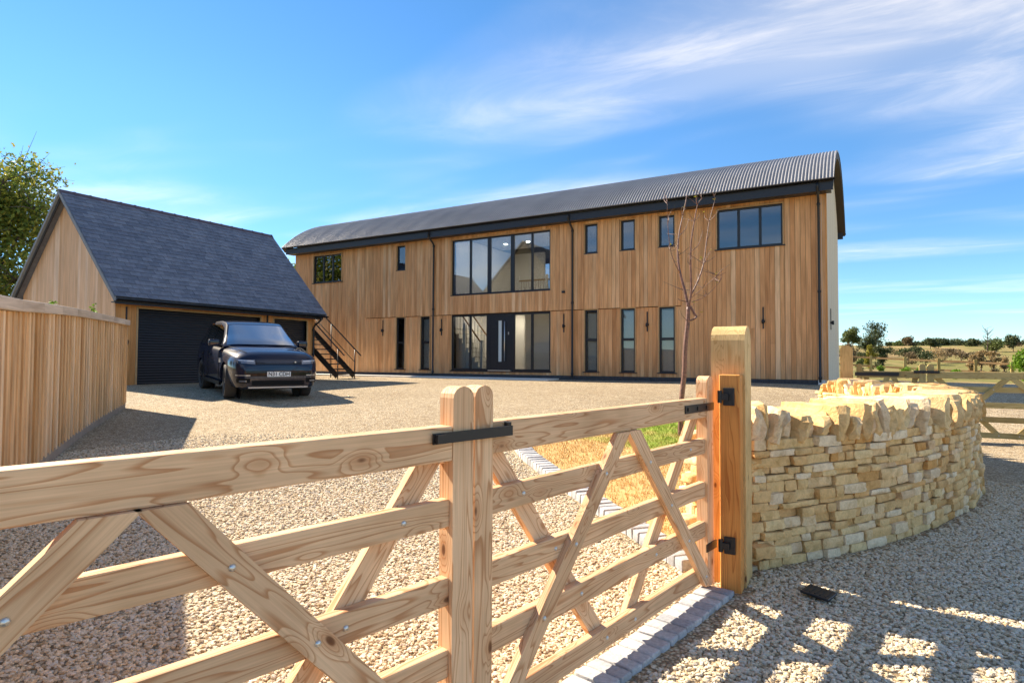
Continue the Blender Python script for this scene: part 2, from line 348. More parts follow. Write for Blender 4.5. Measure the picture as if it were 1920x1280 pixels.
for x in (MAINX[0] - .4, MAINX[1] + .4): mb.box(x - .06, x + .06, FY + .3, BY - .27, 1.07, 6.6)
mb.box(MAINX[0] - .33, MAINX[0] + 1.3, FY + 5.6, FY + 5.72, 1.07, 6.6)
mb.box(-11.45, MAINX[1] + .33, FY + 1.45, FY + 1.55, 1.07, 3.44); mb.box(MAINX[0] - .33, -12.2, FY + 2.75, FY + 2.85, 1.07, 3.44)
mb.box(HX0 + .3, MAINX[0] - .47, FY + 3.2, FY + 3.3, 1.07, 6.9); mb.box(MAINX[1] + .47, HX1 - .3, FY + 3.2, FY + 3.3, 1.07, 6.9)
add('interior_wall', mb.mesh(), M_inwall, house)
# barrel roof geometry
RY0, RY1, RZ, RISE = 19.27, 27.72, 6.70, 1.80
RC = ((RY1 - RY0) / 2); RR = (RC ** 2 + RISE ** 2) / (2 * RISE); RCY = (RY0 + RY1) / 2; RCZ = RZ + RISE - RR
RA = math.asin(RC / RR)
def arc(u, off=0): a = -RA + 2 * RA * u; return RCY + (RR + off) * math.sin(a), RCZ + (RR + off) * math.cos(a)
def xend(y): return -.53 + (y - RY0) / (RY1 - RY0) * .17
# gable walls: vertical boards at the corner that shows, whole face as one wall
def gable(x_at, name, mat, th):
    mb = MB(); n = 24; prof = [(FY, .84), (FY, 6.4)]
    for i in range(n + 1):
        u = i / n; y, z = arc(u, -.09)
        if FY + .05 < y < BY - .05: prof.append((y, z))
    prof += [(BY, 6.4), (BY, .84)]
    v = [(x_at(y), y, z) for y, z in prof] + [(x_at(y) + th, y, z) for y, z in prof]; k = len(prof)
    f = [tuple(range(k)), tuple(reversed(range(k, 2 * k)))] + [(i, (i + 1) % k + 0, (i + 1) % k + k, i + k) for i in range(k)]
    me = mk(v, f); bm = bmesh.new(); bm.from_mesh(me); bmesh.ops.recalc_face_normals(bm, faces=bm.faces[:]); bm.to_mesh(me); bm.free()
    return add(name, me, mat, house)
def gable_mat():
    m, t, b = material('gable_cladding'); b.inputs['Roughness'].default_value = .9; b.inputs['Specular IOR Level'].default_value = .08
    v = coords(t, rnd=False); sp = N(t, 'ShaderNodeSeparateXYZ'); t.links.new(v, sp.inputs[0])
    y = mathn(t, 'DIVIDE', sp.outputs[1], .14); wn_ = N(t, 'ShaderNodeTexWhiteNoise', noise_dimensions='1D'); t.links.new(mathn(t, 'FLOOR', y), wn_.inputs['W'])
    c = ramp(t, wn_.outputs[0], [(0, (.80, .60, .42)), (.5, (.84, .66, .48)), (1, (.86, .71, .54))])
    fr = mathn(t, 'FRACT', y); gp = ramp(t, fr, [(0, (.45, .4, .35)), (.05, (1, 1, 1)), (.95, (1, 1, 1)), (1, (.45, .4, .35))])
    t.links.new(mixc(t, 1.0, c, gp, 'MULTIPLY'), b.inputs['Base Color']); return m
gable(lambda y: gx(y) - .22, 'gable_wall', M_inwall, .0 + .18)
gable(lambda y: gx(y) - .035, 'gable_cladding', gable_mat(), .035)
gable(lambda y: HX0 + 0 * y, 'gable_wall', gable_mat(), .2)
# cladding boards, one object each
PITCH = .1405
board_cache = {}
def board(w, h, th, parent, M, mat, name='board'):
    k = (round(w, 3), round(h, 2), th)
    if k not in board_cache: board_cache[k] = mk(bv(0, w, 0, th, 0, h), BF)
    me = board_cache[k]
    if me.materials and me.materials[0] != mat: me = mk(bv(0, w, 0, th, 0, h), BF)
    return add(name, me, mat, parent, M)
def run_boards(x0, x1, z0, z1, y, opens, jitter_joint=False):
    x = x0; i = 0
    while x < x1 - .01:
        xe = min(x + PITCH, x1)
        cuts = sorted({x, xe, *[e for o in opens for e in o[:2] if x + .012 < e < xe - .012]})
        for a, b in zip(cuts, cuts[1:]):
            if b - a < .015: continue
            segs = [(z0, z1)]
            for o in opens:
                if o[0] < (a + b) / 2 < o[1]:
                    ns = []
                    for s, e in segs:
                        if o[2] > s and o[3] < e: ns += [(s, o[2] - .0), (o[3], e)]
                        elif o[2] <= s < o[3] < e: ns.append((o[3], e))
                        elif s < o[2] < e <= o[3]: ns.append((s, o[2]))
                        elif o[2] <= s and o[3] >= e: pass
                        else: ns.append((s, e))
                    segs = ns
            for s, e in segs:
                if e - s < .04: continue
                if jitter_joint and e - s > 4 and random.random() < .16:
                    m = random.uniform(s + 1.0, e - 1.0); parts = [(s, m - .002), (m + .002, e)]
                else: parts = [(s, e)]
                for s2, e2 in parts:
                    board(b - a - .007, e2 - s2, .022, house, Matrix.Translation((a + .0035, y - .022 + random.uniform(-.0015, .0015), s2)), M_cedar)
        x = xe; i += 1
G = .03
grown = [(o[0] - G, o[1] + G, o[2] - G, o[3] + G) for o in OPEN]
run_boards(HX0, PX0, ZB, ZT, FY + .02, grown, True)
run_boards(PX1, HX1 - .0, ZB, ZT, FY + .02, grown, True)
run_boards(PX0, PX1, ZB, LEDGE - .02, FY + .02, grown)
run_boards(PX0, PX1, LEDGE, ZT, FY - .035, grown)
M_void2 = M_core
mb = MB(); mb.box(PX0, PX1, FY - .03, FY + .018, LEDGE + .005, LEDGE + .03); add('ledge_batten', mb.mesh(), M_cedar_warm, house)
mb = MB()
for x in (PX0 - .0, PX1 + .0): mb.box(x - .011, x + .011, FY - .06, FY - .003, LEDGE, 6.45)
add('panel_edge', mb.mesh(), M_cedar_warm, house)
add('corner_board', boxm(HX1 - .002, HX1 + .045, FY - .01, FY + .09, ZB, 6.5), M_cedar_warm, house)
# brick plinth, each course real
mb = MB(); mb.box(HX0 + .03, HX1 + .01, FY + .022, FY + .2, .60, .975); add('plinth', mb.mesh(), M_mortar, house)
bme = bevel(boxm(0, .215, 0, .05, 0, .065), .004)
bme.materials.append(M_pbrick)
x = HX0 + .05; k = 0; far = MB()
bricks = []
for crs, z in enumerate((.83, .905)):
    x = HX0 + .05 - (.11 if crs else 0)
    while x < HX1 - .2:
        if x > HX0: bricks.append((x, z))
        x += .225
for i, (x, z) in enumerate(bricks):
    if x > -17: add('brick', bme, None, house, Matrix.Translation((x, FY + .004, z)))
    else: far.box(x, x + .215, FY + .004, FY + .05, z, z + .065)
o = add('brick_course', far.mesh(), M_pbrick, house); o['kind'] = 'stuff'
# windows
def window(x0, x1, z0, z1, mull=(), trans=(), fw=.055, y=None, gm=None, sill=True, heavy=()):
    y = FY + .03 if y is None else y
    mb = MB(); d0, d1 = y, y + .075
    mb.box(x0, x1, d0, d1, z0, z0 + fw); mb.box(x0, x1, d0, d1, z1 - fw, z1); mb.box(x0, x0 + fw, d0, d1, z0 + fw, z1 - fw); mb.box(x1 - fw, x1, d0, d1, z0 + fw, z1 - fw)
    w = add('window', mb.mesh(), M_dark, house)
    xsn = [x0 + fw] + sorted(mull) + [x1 - fw]; zsn = [z0 + fw] + sorted(trans) + [z1 - fw]
    for m in mull:
        hw = .075 if m in heavy else .038
        add('mullion', boxm(m - hw, m + hw, d0 + .002, d1 - .002, z0 + fw, z1 - fw), M_dark, w)
    for m in trans: add('transom', boxm(x0 + fw, x1 - fw, d0 + .004, d1 - .004, m - .045, m + .045), M_dark, w)
    for a, b in zip(xsn, xsn[1:]):
        for c, d in zip(zsn, zsn[1:]):
            e = .036
            add('pane', boxm(a + (e if a in mull else 0), b - (e if b in mull else 0), y + .032, y + .038, c + (.044 if c in trans else 0), d - (.044 if d in trans else 0)), gm or M_glass, w)
    if sill: add('sill', boxm(x0 - .07, x1 + .07, FY - .055, FY + .05, z0 - .032, z0 - .004), M_dark, w)
    # timber reveal lining
    mb = MB(); g = .028
    mb.box(x0 - g, x0 - .001, FY - .036, FY + .1, z0, z1 + g); mb.box(x1 + .001, x1 + g, FY - .036, FY + .1, z0, z1 + g); mb.box(x0 - .001, x1 + .001, FY - .036, FY + .1, z1 + .001, z1 + g)
    add('reveal', mb.mesh(), M_reveal, w)
    return w
M_reveal = simple('reveal_cedar', (.50, .31, .15), .7, var=.1)
M_blind = simple('white_blind', (.74, .73, .70), .9)
for i, (a, b) in enumerate(small_x):
    w_ = window(a, b, *LO, trans=(2.235,)); add('blind', boxm(a + .03, b - .03, FY + .16, FY + .165, LO[0] + .05, LO[1] - .1), M_blind, w_)
for k in (0, 2, 3, 4): window(*small_x[k], 5.265, 6.291, gm=M_glass_up)
def third(a, b): return (a + (b - a) * .335, a + (b - a) * .665)
window(-3.812, -1.91, 5.018, 6.27, third(-3.812, -1.91), gm=M_glass_up); window(-21.80, -20.03, 5.018, 6.27, third(-21.80, -20.03), gm=M_glass_up)
def mx(fr): return MAINX[0] + (MAINX[1] - MAINX[0]) * fr
# screen mullions measured on the photo, converted through the wall plane
mu = [at_y(820 + c * .25, 500, FY).x for c in (245, 385, 560, 708)]
window(*MAINX, 4.07, 6.263, mu, gm=M_glass_up, heavy=(mu[1], mu[2]))
ml = [at_y(820 + c * .25, 640, FY).x for c in (242, 377, 562, 706)]
mbw = MB(); fw = .06; x0, x1 = MAINX; z0, z1 = LO; y = FY + .03
mbw.box(x0, x1, y, y + .08, z0 - .02, z0 + fw); mbw.box(x0, x1, y, y + .08, z1 - fw, z1); mbw.box(x0, x0 + fw, y, y + .08, z0 + fw, z1 - fw); mbw.box(x1 - fw, x1, y, y + .08, z0 + fw, z1 - fw)
scr = add('entrance_screen', mbw.mesh(), M_dark, house)
for m, hw in zip(ml, (.04, .075, .075, .04)): add('mullion', boxm(m - hw, m + hw, y + .002, y + .078, z0 + fw, z1 - fw), M_dark, scr)
for a, b in ((x0 + fw, ml[0] - .038), (ml[0] + .038, ml[1] - .07), (ml[2] + .07, ml[3] - .038), (ml[3] + .038, x1 - fw)):
    add('pane', boxm(a, b, y + .032, y + .038, z0 + fw, z1 - fw), M_glass, scr)
mb = MB(); mb.box(x0 - .028, x0 - .001, FY - .0, FY + .1, z0, z1 + .028); mb.box(x1 + .001, x1 + .028, FY - .0, FY + .1, z0, z1 + .028); add('reveal', mb.mesh(), M_reveal, scr)
add('sill', boxm(x0 - .05, x1 + .05, FY - .05, FY + .05, z0 - .06, z0 - .024), M_dark, scr)
dx0, dx1 = ml[1] + .075, ml[2] - .075
mb = MB(); gx0 = dx0 + (dx1 - dx0) * .40; gx1 = dx0 + (dx1 - dx0) * .56
mb.box(dx0, gx0, y + .01, y + .06, z0 + .05, z1 - fw); mb.box(gx1, dx1, y + .01, y + .06, z0 + .05, z1 - fw); mb.box(gx0, gx1, y + .01, y + .06, z0 + .05, z0 + .33); mb.box(gx0, gx1, y + .01, y + .06, z1 - fw - .2, z1 - fw)
for k in range(1, 7):                                                        # horizontal grooves read as raised slats
    zz_ = z0 + .05 + k * .29; mb.box(dx0 + .03, gx0 - .03, y + .004, y + .011, zz_ - .12, zz_ + .12)
door = add('front_door', mb.mesh(), M_dark, house)
add('glazed_slot', boxm(gx0, gx1, y + .025, y + .04, z0 + .33, z1 - fw - .2), M_frost, door)
hx = dx0 + (dx1 - dx0) * .735
add('pull_handle', MB().tube([(hx, y - .05, z0 + .35), (hx, y - .05, z1 - .3)], .018, 10).mesh(True), M_steel, door)
add('escutcheon', boxm(hx + .12, hx + .16, y - .003, y + .012, z0 + 1.35, z0 + 1.45), M_steel, door)
add('threshold', boxm(dx0 - .03, dx1 + .03, FY - .06, y + .02, z0 - .02, z0 + .012), M_steel, door)
# staircase and gallery seen through the glass
st = add('staircase', None, None, house, Matrix.Translation((-13.4, FY + 1.2, 1.06)))
mb = MB()
mb = MB()
for i in range(9):
    x = -12.95 - i * .155; mb.box(x - .165, x, FY + .55, FY + 1.4, 1.06, 1.06 + .19 * (i + 1))
add('steps', mb.mesh(), M_white, st)
mb = MB()
for i in range(9):
    x = -12.95 - i * .155; mb.box(x - .17, x + .02, FY + .7, FY + 1.25, 1.06 + .19 * (i + 1) + .002, 1.06 + .19 * (i + 1) + .014)
add('carpet', mb.mesh(), simple('stair_carpet', (.22, .19, .17), .95), st)
for (x, yy, za, zb_) in ((-12.93, FY + .55, 1.06, 2.3), (-13.75, FY + .53, 1.06, 3.0), (-12.93, FY + 1.4, 1.06, 2.3)):
    add('newel', boxm(x - .05, x + .05, yy - .05, yy + .05, za, zb_), M_white, st)
for yy in (FY + .55, FY + 1.4):
    add('handrail', MB().tube([(-12.93, yy, 2.15), (-14.3, yy, 2.15 + 1.37 * .19 / .155)], .035, 8).mesh(), M_oak, st)
    for i in range(8):
        x = -13.05 - i * .155; z = 1.25 + .19 * i; add('baluster', MB().tube([(x, yy, z), (x, yy, z + .95)], .009, 6).mesh(), M_black, st)
ga = add('gallery', None, None, house, Matrix.Translation((-11.8, FY + 1.9, 3.75)))
yy = FY + 1.92
for x in (-12.05, -10.75, -9.75): add('newel', boxm(x - .05, x + .05, yy - .05, yy + .05, 3.75, 4.95), M_white, ga)
add('handrail', MB().box(-12.0, -9.7, yy - .035, yy + .035, 4.72, 4.78).mesh(), M_oak, ga)
add('base_rail', MB().box(-12.0, -9.7, yy - .03, yy + .03, 3.8, 3.85).mesh(), M_oak, ga)
for i in range(20):
    x = -11.9 + i * .11; add('baluster', MB().tube([(x, yy, 3.84), (x, yy, 4.06), (x + (.022 if i % 2 else -.022), yy, 4.16), (x + (.022 if i % 2 else -.022), yy, 4.44), (x, yy, 4.54), (x, yy, 4.73)], .009, 5).mesh(), M_black, ga)
# glowing downlights added under the hall ceilings to brighten the dim interior
m_, t_, b_ = material('added_downlight_glow'); b_.inputs['Emission Color'].default_value = (1, .93, .82, 1); b_.inputs['Emission Strength'].default_value = 110
cg = MB().box(MAINX[0] - .33, MAINX[1] + .33, FY + .31, FY + 4.5, 6.62, 6.66).mesh(); add('hall_ceiling', cg, M_inwall, house)
dl = MB().tube([(0, 0, -.012), (0, 0, 0)], .055, 16).mesh(); dl.materials.append(m_)
for x in (-13.4, -12.3, -11.0, -10.2):
    for yy, zc in ((FY + .75, 3.445), (FY + 1.1, 6.618), (FY + 3.2, 6.618)):
        if zc < 4: continue
        add('added_downlight', dl, None, house, Matrix.Translation((x, yy, zc)))
for x in (-13.5, -12.7, -11.9, -11.1, -10.4): add('added_downlight', dl, None, house, Matrix.Translation((x, FY + 2.1 if x < -11.5 else FY + 1.0, 3.44 if x < -11.5 else 6.617)))
# corrugated barrel roof
nu = 44; pitch = .092; nx = int((HX1 - HX0 + .9) / pitch * 8); RX0 = -23.42
U = np.linspace(0, 1, nu + 1); A_ = -RA + 2 * RA * U
verts = []; faces = []
for layer, off0 in ((0, 0.0), (1, -.05)):
    for j in range(nu + 1):
        yb = RCY + RR * math.sin(A_[j]); xe = xend(yb)
        xs_ = RX0 + (xe - RX0) * np.arange(nx + 1) / nx
        off = .016 * np.cos(2 * math.pi * (xs_ - RX0) / pitch) + off0
        for xx, of in zip(xs_, off): verts.append((xx, RCY + (RR + of) * math.sin(A_[j]), RCZ + (RR + of) * math.cos(A_[j])))
L1 = (nu + 1) * (nx + 1)
def vid(l, j, i): return l * L1 + j * (nx + 1) + i
for j in range(nu):
    for i in range(nx): faces.append((vid(0, j, i), vid(0, j, i + 1), vid(0, j + 1, i + 1), vid(0, j + 1, i)))
for j in range(nu):                                                          # sheet edges close the thickness
    for i in (0, nx): faces.append((vid(0, j, i), vid(0, j + 1, i), vid(1, j + 1, i), vid(1, j, i)))
    faces.append((vid(1, j, 0), vid(1, j + 1, 0), vid(1, j + 1, nx), vid(1, j, nx)))
roof = add('roof', mk(verts, faces, True), M_sheet, house)
M_soffit = simple('brown_soffit', (.055, .036, .026), .7)
mb = MB()                                                                     # arched barge boards and soffit at both ends
for (xa, xb) in (('R', 0), ('L', 0)):
    n = 36
    for i in range(n):
        (y0, z0_), (y1, z1_) = arc(i / n, -.055), arc((i + 1) / n, -.055); (y2, z2_), (y3, z3_) = arc(i / n, -.26), arc((i + 1) / n, -.26)
        if xa == 'R': a0, a1, b0, b1 = xend(y0) - .32, xend(y1) - .32, xend(y0) - .015, xend(y1) - .015
        else: a0 = a1 = RX0 + .015; b0 = b1 = RX0 + .3
        mb.add([(a0, y0, z0_), (b0, y0, z0_), (b1, y1, z1_), (a1, y1, z1_), (a0, y2, z2_), (b0, y2, z2_), (b1, y3, z3_), (a1, y3, z3_)], BF)
add('barge_board', mb.mesh(), M_soffit, roof)
add('fascia', boxm(RX0 + .25, -.548, 19.319, 19.36, 6.39, 6.655), M_fascia, house)
add('soffit', boxm(RX0 + .27, -.6, 19.362, FY - .002, 6.40, 6.425), M_fascia, house)
add('rear_fascia', boxm(RX0 + .25, -.45, BY + .05, BY + .09, 6.39, 6.655), M_fascia, house)
def gutter_mesh(p0, p1, r=.06):
    mb = MB(); p0 = Vector(p0); p1 = Vector(p1); d = (p1 - p0).normalized(); s = Vector((d.y, -d.x, 0)); n = 8; k = len(mb.v); rr = [r, r * .88]
    vs_, fs = [], []
    for p in (p0, p1):
        for q in rr:
            for i in range(n + 1):
                a = math.pi * i / n; vs_.append(p + s * math.cos(a) * q - Vector((0, 0, 1)) * math.sin(a) * q)
    m = n + 1
    for i in range(n):
        fs.append((i, i + 1, 2 * m + i + 1, 2 * m + i)); fs.append((m + i, 3 * m + i, 3 * m + i + 1, m + i + 1))
        for e in (0, 2 * m): fs.append((e + i, e + m + i, e + m + i + 1, e + i + 1))
    for i in (0, n): fs.append((i, 2 * m + i, 3 * m + i, m + i))
    mb.add(vs_, fs); return mb.mesh(True)
add('gutter', gutter_mesh((RX0 + .1, 19.235, 6.705), (-.5, 19.235, 6.705)), M_gutter, house)
add('gutter', gutter_mesh((-.35, 27.73, 6.66), (RX0 + .1, 27.73, 6.66)), M_black, house)
def downpipe(x, parent, y0=19.255, zt=6.62, zb_=.9, fy=None, name='downpipe'):
    fy = fy or FY - .075
    pts = [(x, y0, zt), (x, y0, zt - .1), (x, y0 + .05, zt - .2), (x, fy - .05, zt - .42), (x, fy, zt - .5), (x, fy, zb_ + .1), (x, fy - .04, zb_ + .02)]
    mb = MB().tube(pts, .036, 10)
    for z in (zt - .52, 3.55 if zt > 5 else 2.2, zb_ + .14): mb.tube([(x, fy, z - .035), (x, fy, z + .035)], .05, 10)
    return add(name, mb.mesh(True), M_black, parent)
for x in (-14.836, -8.735, -.944): downpipe(x, house, fy=FY - (.12 if PX0 < x < PX1 else .07))
# slim wall lights
def wall_light(x, y, z, n, label, rot=0):
    M = Matrix.Translation((x, y, z)) @ Matrix.Rotation(rot, 4, 'Z')
    o = add('wall_light', MB().box(-.018, .018, -.03, -.008, -.33, .33).mesh(), M_black, None, M)
    add('lamp_head', MB().tube([(0, -.075, -.17), (0, -.075, -.05)], .036, 12).mesh(True), M_black, o, M); add('bracket', boxm(-.05, .05, -.05, 0, -.14, -.08), M_black, o, M)
    return tag(o, label, 'wall light', 'slim black wall lights on timber cladding')
for i, (x, z, l) in enumerate(((-17.566, 3.01, 'slim black wall light left of the narrow low windows, near the metal stairs'), (-14.492, 2.975, 'slim black wall light between a downpipe and the glazed entrance screen'), (-9.108, 3.0, 'slim black wall light between the glazed entrance and the middle downpipe'), (-6.063, 2.966, 'slim black wall light between two narrow low windows'), (-2.475, 2.98, 'slim black wall light on bare cladding below the three-pane corner window'))):
    wall_light(x, FY - .004, z - .15, i, l)
wall_light(gx(21.6) + .008, 21.6, 2.85, 5, 'slim black wall light on the pale gable end', R(90))
add('sensor', boxm(-9.15, -9.05, FY - .12, FY - .03, 3.92, 3.99), M_black, house)
paving = add('paving_strip', boxm(-22.4, -9.3, FY - .95, FY - .0, .6, .872), M_concrete, kind='structure')

# ---------------------------------------------------------------- garage
GXE, GXR, GZE, GZR, GYA, GYB, GXW, GF = -17.256, -20.37, 3.1875, 6.436, 8.80, 16.28, -17.69, .76
GXBK = 2 * GXR - GXW; WY0, WY1 = 9.06, 16.12
gar = root('garage', (-20.4, 12.5, GF), 'timber garage with steep blue-grey slate roof and black roller doors', 'garage')
sl = (GZR - GZE) / (GXE - GXR)
def groof(x): return GZE + (GXE - x) * sl if x > GXR else GZE + (x - (2 * GXR - GXE)) * sl
D1, D2, DT = (9.69, 13.73), (14.30, 15.75), 2.926
mb = MB()
for a, b, z0, z1 in ((WY0 + .03, D1[0], GF - .2, 3.25), (D1[1], D2[0], GF - .2, 3.25), (D2[1], WY1 - .02, GF - .2, 3.25), (D1[0], D1[1], DT, 3.25), (D2[0], D2[1], DT, 3.25)): mb.box(GXW - .2, GXW - .024, a, b, z0, z1)
mb.box(GXBK, GXBK + .18, WY0 + .03, WY1 - .02, GF - .2, 3.2)
for y in (WY0 + .024, WY1 - .2):
    pr = [(GXBK + .0, GF - .2), (GXW - .03, GF - .2), (GXW - .03, groof(GXW - .03) - .14), (GXR, GZR - .16), (GXBK, groof(GXBK) - .14)]
    v = [(x, y, z) for x, z in pr] + [(x, y + .17, z) for x, z in pr]; n = 5
    mb.add(v, [tuple(reversed(range(n))), tuple(range(n, 2 * n))] + [(i, (i + 1) % n, (i + 1) % n + n, i + n) for i in range(n)])
add('wall', mb.mesh(), M_core, gar)
# gable boards (each cut to the roof slope)
x = GXBK; w = .139
while x < GXW - .01:
    xe = min(x + w, GXW); a, b = x + .003, xe - .003; za, zb_ = groof(a) - .10, groof(b) - .10
    if a < GXR < b: pr = [(a, GF), (b, GF), (b, zb_), (GXR, GZR - .10), (a, za)]
    else: pr = [(a, GF), (b, GF), (b, zb_), (a, za)]
    n = len(pr); pr2 = [(p[0] - a, p[1] - GF) for p in pr]
    v = [(px_, 0, pz_) for px_, pz_ in pr2] + [(px_, .022, pz_) for px_, pz_ in pr2]
    me = mk(v, [tuple(range(n)), tuple(reversed(range(n, 2 * n)))] + [((i + 1) % n, i, i + n, (i + 1) % n + n) for i in range(n)])
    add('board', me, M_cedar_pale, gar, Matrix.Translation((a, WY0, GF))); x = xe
def gfront(y0, y1, z0, z1):
    y = y0
    while y < y1 - .02:
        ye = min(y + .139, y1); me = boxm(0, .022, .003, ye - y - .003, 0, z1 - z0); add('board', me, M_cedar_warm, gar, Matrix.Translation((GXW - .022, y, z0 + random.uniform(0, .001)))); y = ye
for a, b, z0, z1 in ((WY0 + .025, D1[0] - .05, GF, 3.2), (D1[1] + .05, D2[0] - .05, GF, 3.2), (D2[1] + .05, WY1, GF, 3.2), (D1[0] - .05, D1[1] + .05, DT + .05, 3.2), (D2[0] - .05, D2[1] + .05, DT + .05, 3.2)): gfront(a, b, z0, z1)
for d in (D1, D2):
    mb = MB()
    mb.box(GXW - .1, GXW + .012, d[0] - .05, d[0], GF, DT + .05); mb.box(GXW - .1, GXW + .012, d[1], d[1] + .05, GF, DT + .05); mb.box(GXW - .1, GXW + .012, d[0], d[1], DT, DT + .05)
    fr_ = add('door_frame', mb.mesh(), M_reveal, gar)
    mb = MB(); nsl = 28; hh = (DT - GF) / nsl
    prof = []
    for k in range(nsl):
        z = GF + k * hh
        for q in range(5): a = q / 4; prof.append((GXW - .13 + .014 * math.sin(a * math.pi), z + hh * (.06 + .9 * a)))
    v = [(px_, d[0] + .002, pz_) for px_, pz_ in prof] + [(px_, d[1] - .002, pz_) for px_, pz_ in prof]; n = len(prof)
    add('roller_door', mk(v, [(i, n + i, n + i + 1, i + 1) for i in range(n - 1)]), M_roller, gar)
add('post_trim', boxm(GXW, GXW + .02, 13.98, 14.04, 2.0, 3.1), M_black, gar)
# roof deck, slates, ridge, verges
mb = MB()
for s in (1, -1):
    xe = GXR + s * (GXE - GXR - .02); v = [(GXR, GYA + .05, GZR - .05), (xe, GYA + .05, GZE - .05), (xe, GYB - .05, GZE - .05), (GXR, GYB - .05, GZR - .05)]
    v += [(a, b, c - .08) for a, b, c in v]; mb.add(v, [(0, 1, 2, 3), (7, 6, 5, 4), (0, 4, 5, 1), (1, 5, 6, 2), (2, 6, 7, 3), (3, 7, 4, 0)])
deck = add('roof', mb.mesh(), M_slate, gar)
SLW, NC = .30, 24; slope_len = math.hypot(GXE - GXR, GZR - GZE); ex = slope_len / NC; ang = math.atan2(GZR - GZE, GXE - GXR)
slates = []
for r_ in range(NC):
    y = GYA + .02 - (SLW / 2 if r_ % 2 else 0)
    while y < GYB - .02:
        a = max(y, GYA + .02); b = min(y + SLW, GYB - .02)
        if b - a > .04: slates.append((r_, a, b))
        y += SLW
slates.sort(key=lambda s: (GXE - (s[0] * ex) * math.cos(ang)) ** 2 + s[1] ** 2)
def slate_M(r_, y):
    u = r_ * ex; px_ = GXE + .03 - u * math.cos(ang); pz_ = GZE - .02 + u * math.sin(ang)
    tilt = ang - R(3.0)
    ax = Vector((-math.cos(tilt), 0, math.sin(tilt))); ay = Vector((0, 1, 0)); az = Vector((math.sin(tilt), 0, math.cos(tilt)))
    lift = .012 + random.uniform(-.002, .003)
    return Matrix(((ax.x, ay.x, az.x, px_ + az.x * lift), (0, 1, 0, y), (ax.z, ay.z, az.z, pz_ + az.z * lift), (0, 0, 0, 1)))
scache = {}; rest = MB()
for i, (r_, a, b) in enumerate(slates):
    w = round(b - a, 3); ln = ex + (.07 if r_ < NC - 1 else 0)
    if i < 300:
        if w not in scache: scache[w] = mk([(p[0], -p[1] if 0 else p[1], p[2]) for p in bv(0, ln, .0025, w - .0025, 0, .013)], [tuple(reversed(q)) for q in BF])
        add('slate', scache[w], M_slate, deck, slate_M(r_, a))
    else: rest.add(bv(0, ln, .0025, w - .0025, 0, .013), [tuple(reversed(q)) for q in BF], slate_M(r_, a))
rest.add([(GXR, GYA + .02, GZR + .0), (2 * GXR - GXE - .02, GYA + .02, GZE - .01), (2 * GXR - GXE - .02, GYB - .02, GZE - .01), (GXR, GYB - .02, GZR + .0)], [(3, 2, 1, 0)])
o = add('slate_field', rest.mesh(), M_slate2, deck); o['kind'] = 'stuff'
for k in range(17):
    y0 = GYA + k * (GYB - GYA) / 17; y1 = y0 + (GYB - GYA) / 17 - .006
    mb = MB(); n = 6; hw = .13
    pts = [(-hw, -hw * sl * .95), (-.03, .012), (.03, .012), (hw, -hw * sl * .95)]
    v = [(GXR + a, y0, GZR + .03 + b) for a, b in pts] + [(GXR + a, y1, GZR + .03 + b) for a, b in pts]
    mb.add(v, [(i + 1, i, i + 4, i + 5) for i in range(3)] + [(0, 1, 2, 3), (7, 6, 5, 4)])
    mb.add([(p[0], y1 - .05 if p[1] == y0 else y1 + .0, p[2] + .012) for p in v], [(i + 1, i, i + 4, i + 5) for i in range(3)] + [(0, 1, 2, 3)])
    add('ridge_tile', mb.mesh(), M_ridge, deck)
for y in (GYA, GYB - .03):
    for s, nm in ((1, 'R'), (-1, 'L')):
        xe = GXR + s * (GXE - GXR + .02); mb = MB()
        for (o0, o1, ya, yb) in ((.0, -.10, y - .01, y + .05),):
            v = [(GXR, ya, GZR + .015), (xe, ya, GZE - .01), (xe, ya, GZE - .13), (GXR, ya, GZR - .11)]; v += [(a, yb, c) for a, b, c in v]
            q = [(0, 1, 2, 3), (7, 6, 5, 4), (0, 4, 5, 1), (1, 5, 6, 2), (2, 6, 7, 3), (3, 7, 4, 0)]; mb.add(v, q if s > 0 else [tuple(reversed(k)) for k in q])
        add('verge', mb.mesh(), M_verge, deck)
        v = [(GXR, y + .055, GZR - .112), (xe - s * .06, y + .055, GZE - .112 + .06 * sl), (xe - s * .06, y + .055, GZE - .25 + .06 * sl), (GXR, y + .055, GZR - .25)]; v += [(a, b + .03, c) for a, b, c in v]
        if y < 10: add('barge_board', mk(v, q if s > 0 else [tuple(reversed(k)) for k in q]), M_fascia, deck)
add('fascia', boxm(GXW + .02, GXW + .3, GYA + .15, GYB - .1, 3.03, 3.06), M_fascia, gar)
add('fascia', boxm(GXW + .3, GXW + .33, GYA + .1, GYB - .06, 2.99, 3.15), M_fascia, gar)
add('gutter', gutter_mesh((GXE + .01, GYA + .06, 3.12), (GXE + .01, GYB + .06, 3.12), .06), M_gutter, gar)
mb = MB(); yy = WY1 - .1; mb.tube([(GXE + .01, yy, 3.08), (GXE + .01, yy, 2.98), (GXE - .1, yy, 2.9), (GXW + .1, yy, 2.76), (GXW + .06, yy, 2.66), (GXW + .06, yy, GF + .1), (GXW + .12, yy, GF + .02)], .036, 10)
for z in (2.6, 1.7, .95): mb.tube([(GXW + .06, yy, z - .03), (GXW + .06, yy, z + .03)], .05, 10)
add('downpipe', mb.mesh(True), M_black, gar)
o = wall_light(GXW + .004, 9.36, 2.62, 0, 'slim black wall light on garage front beside the wide roller door', R(90))
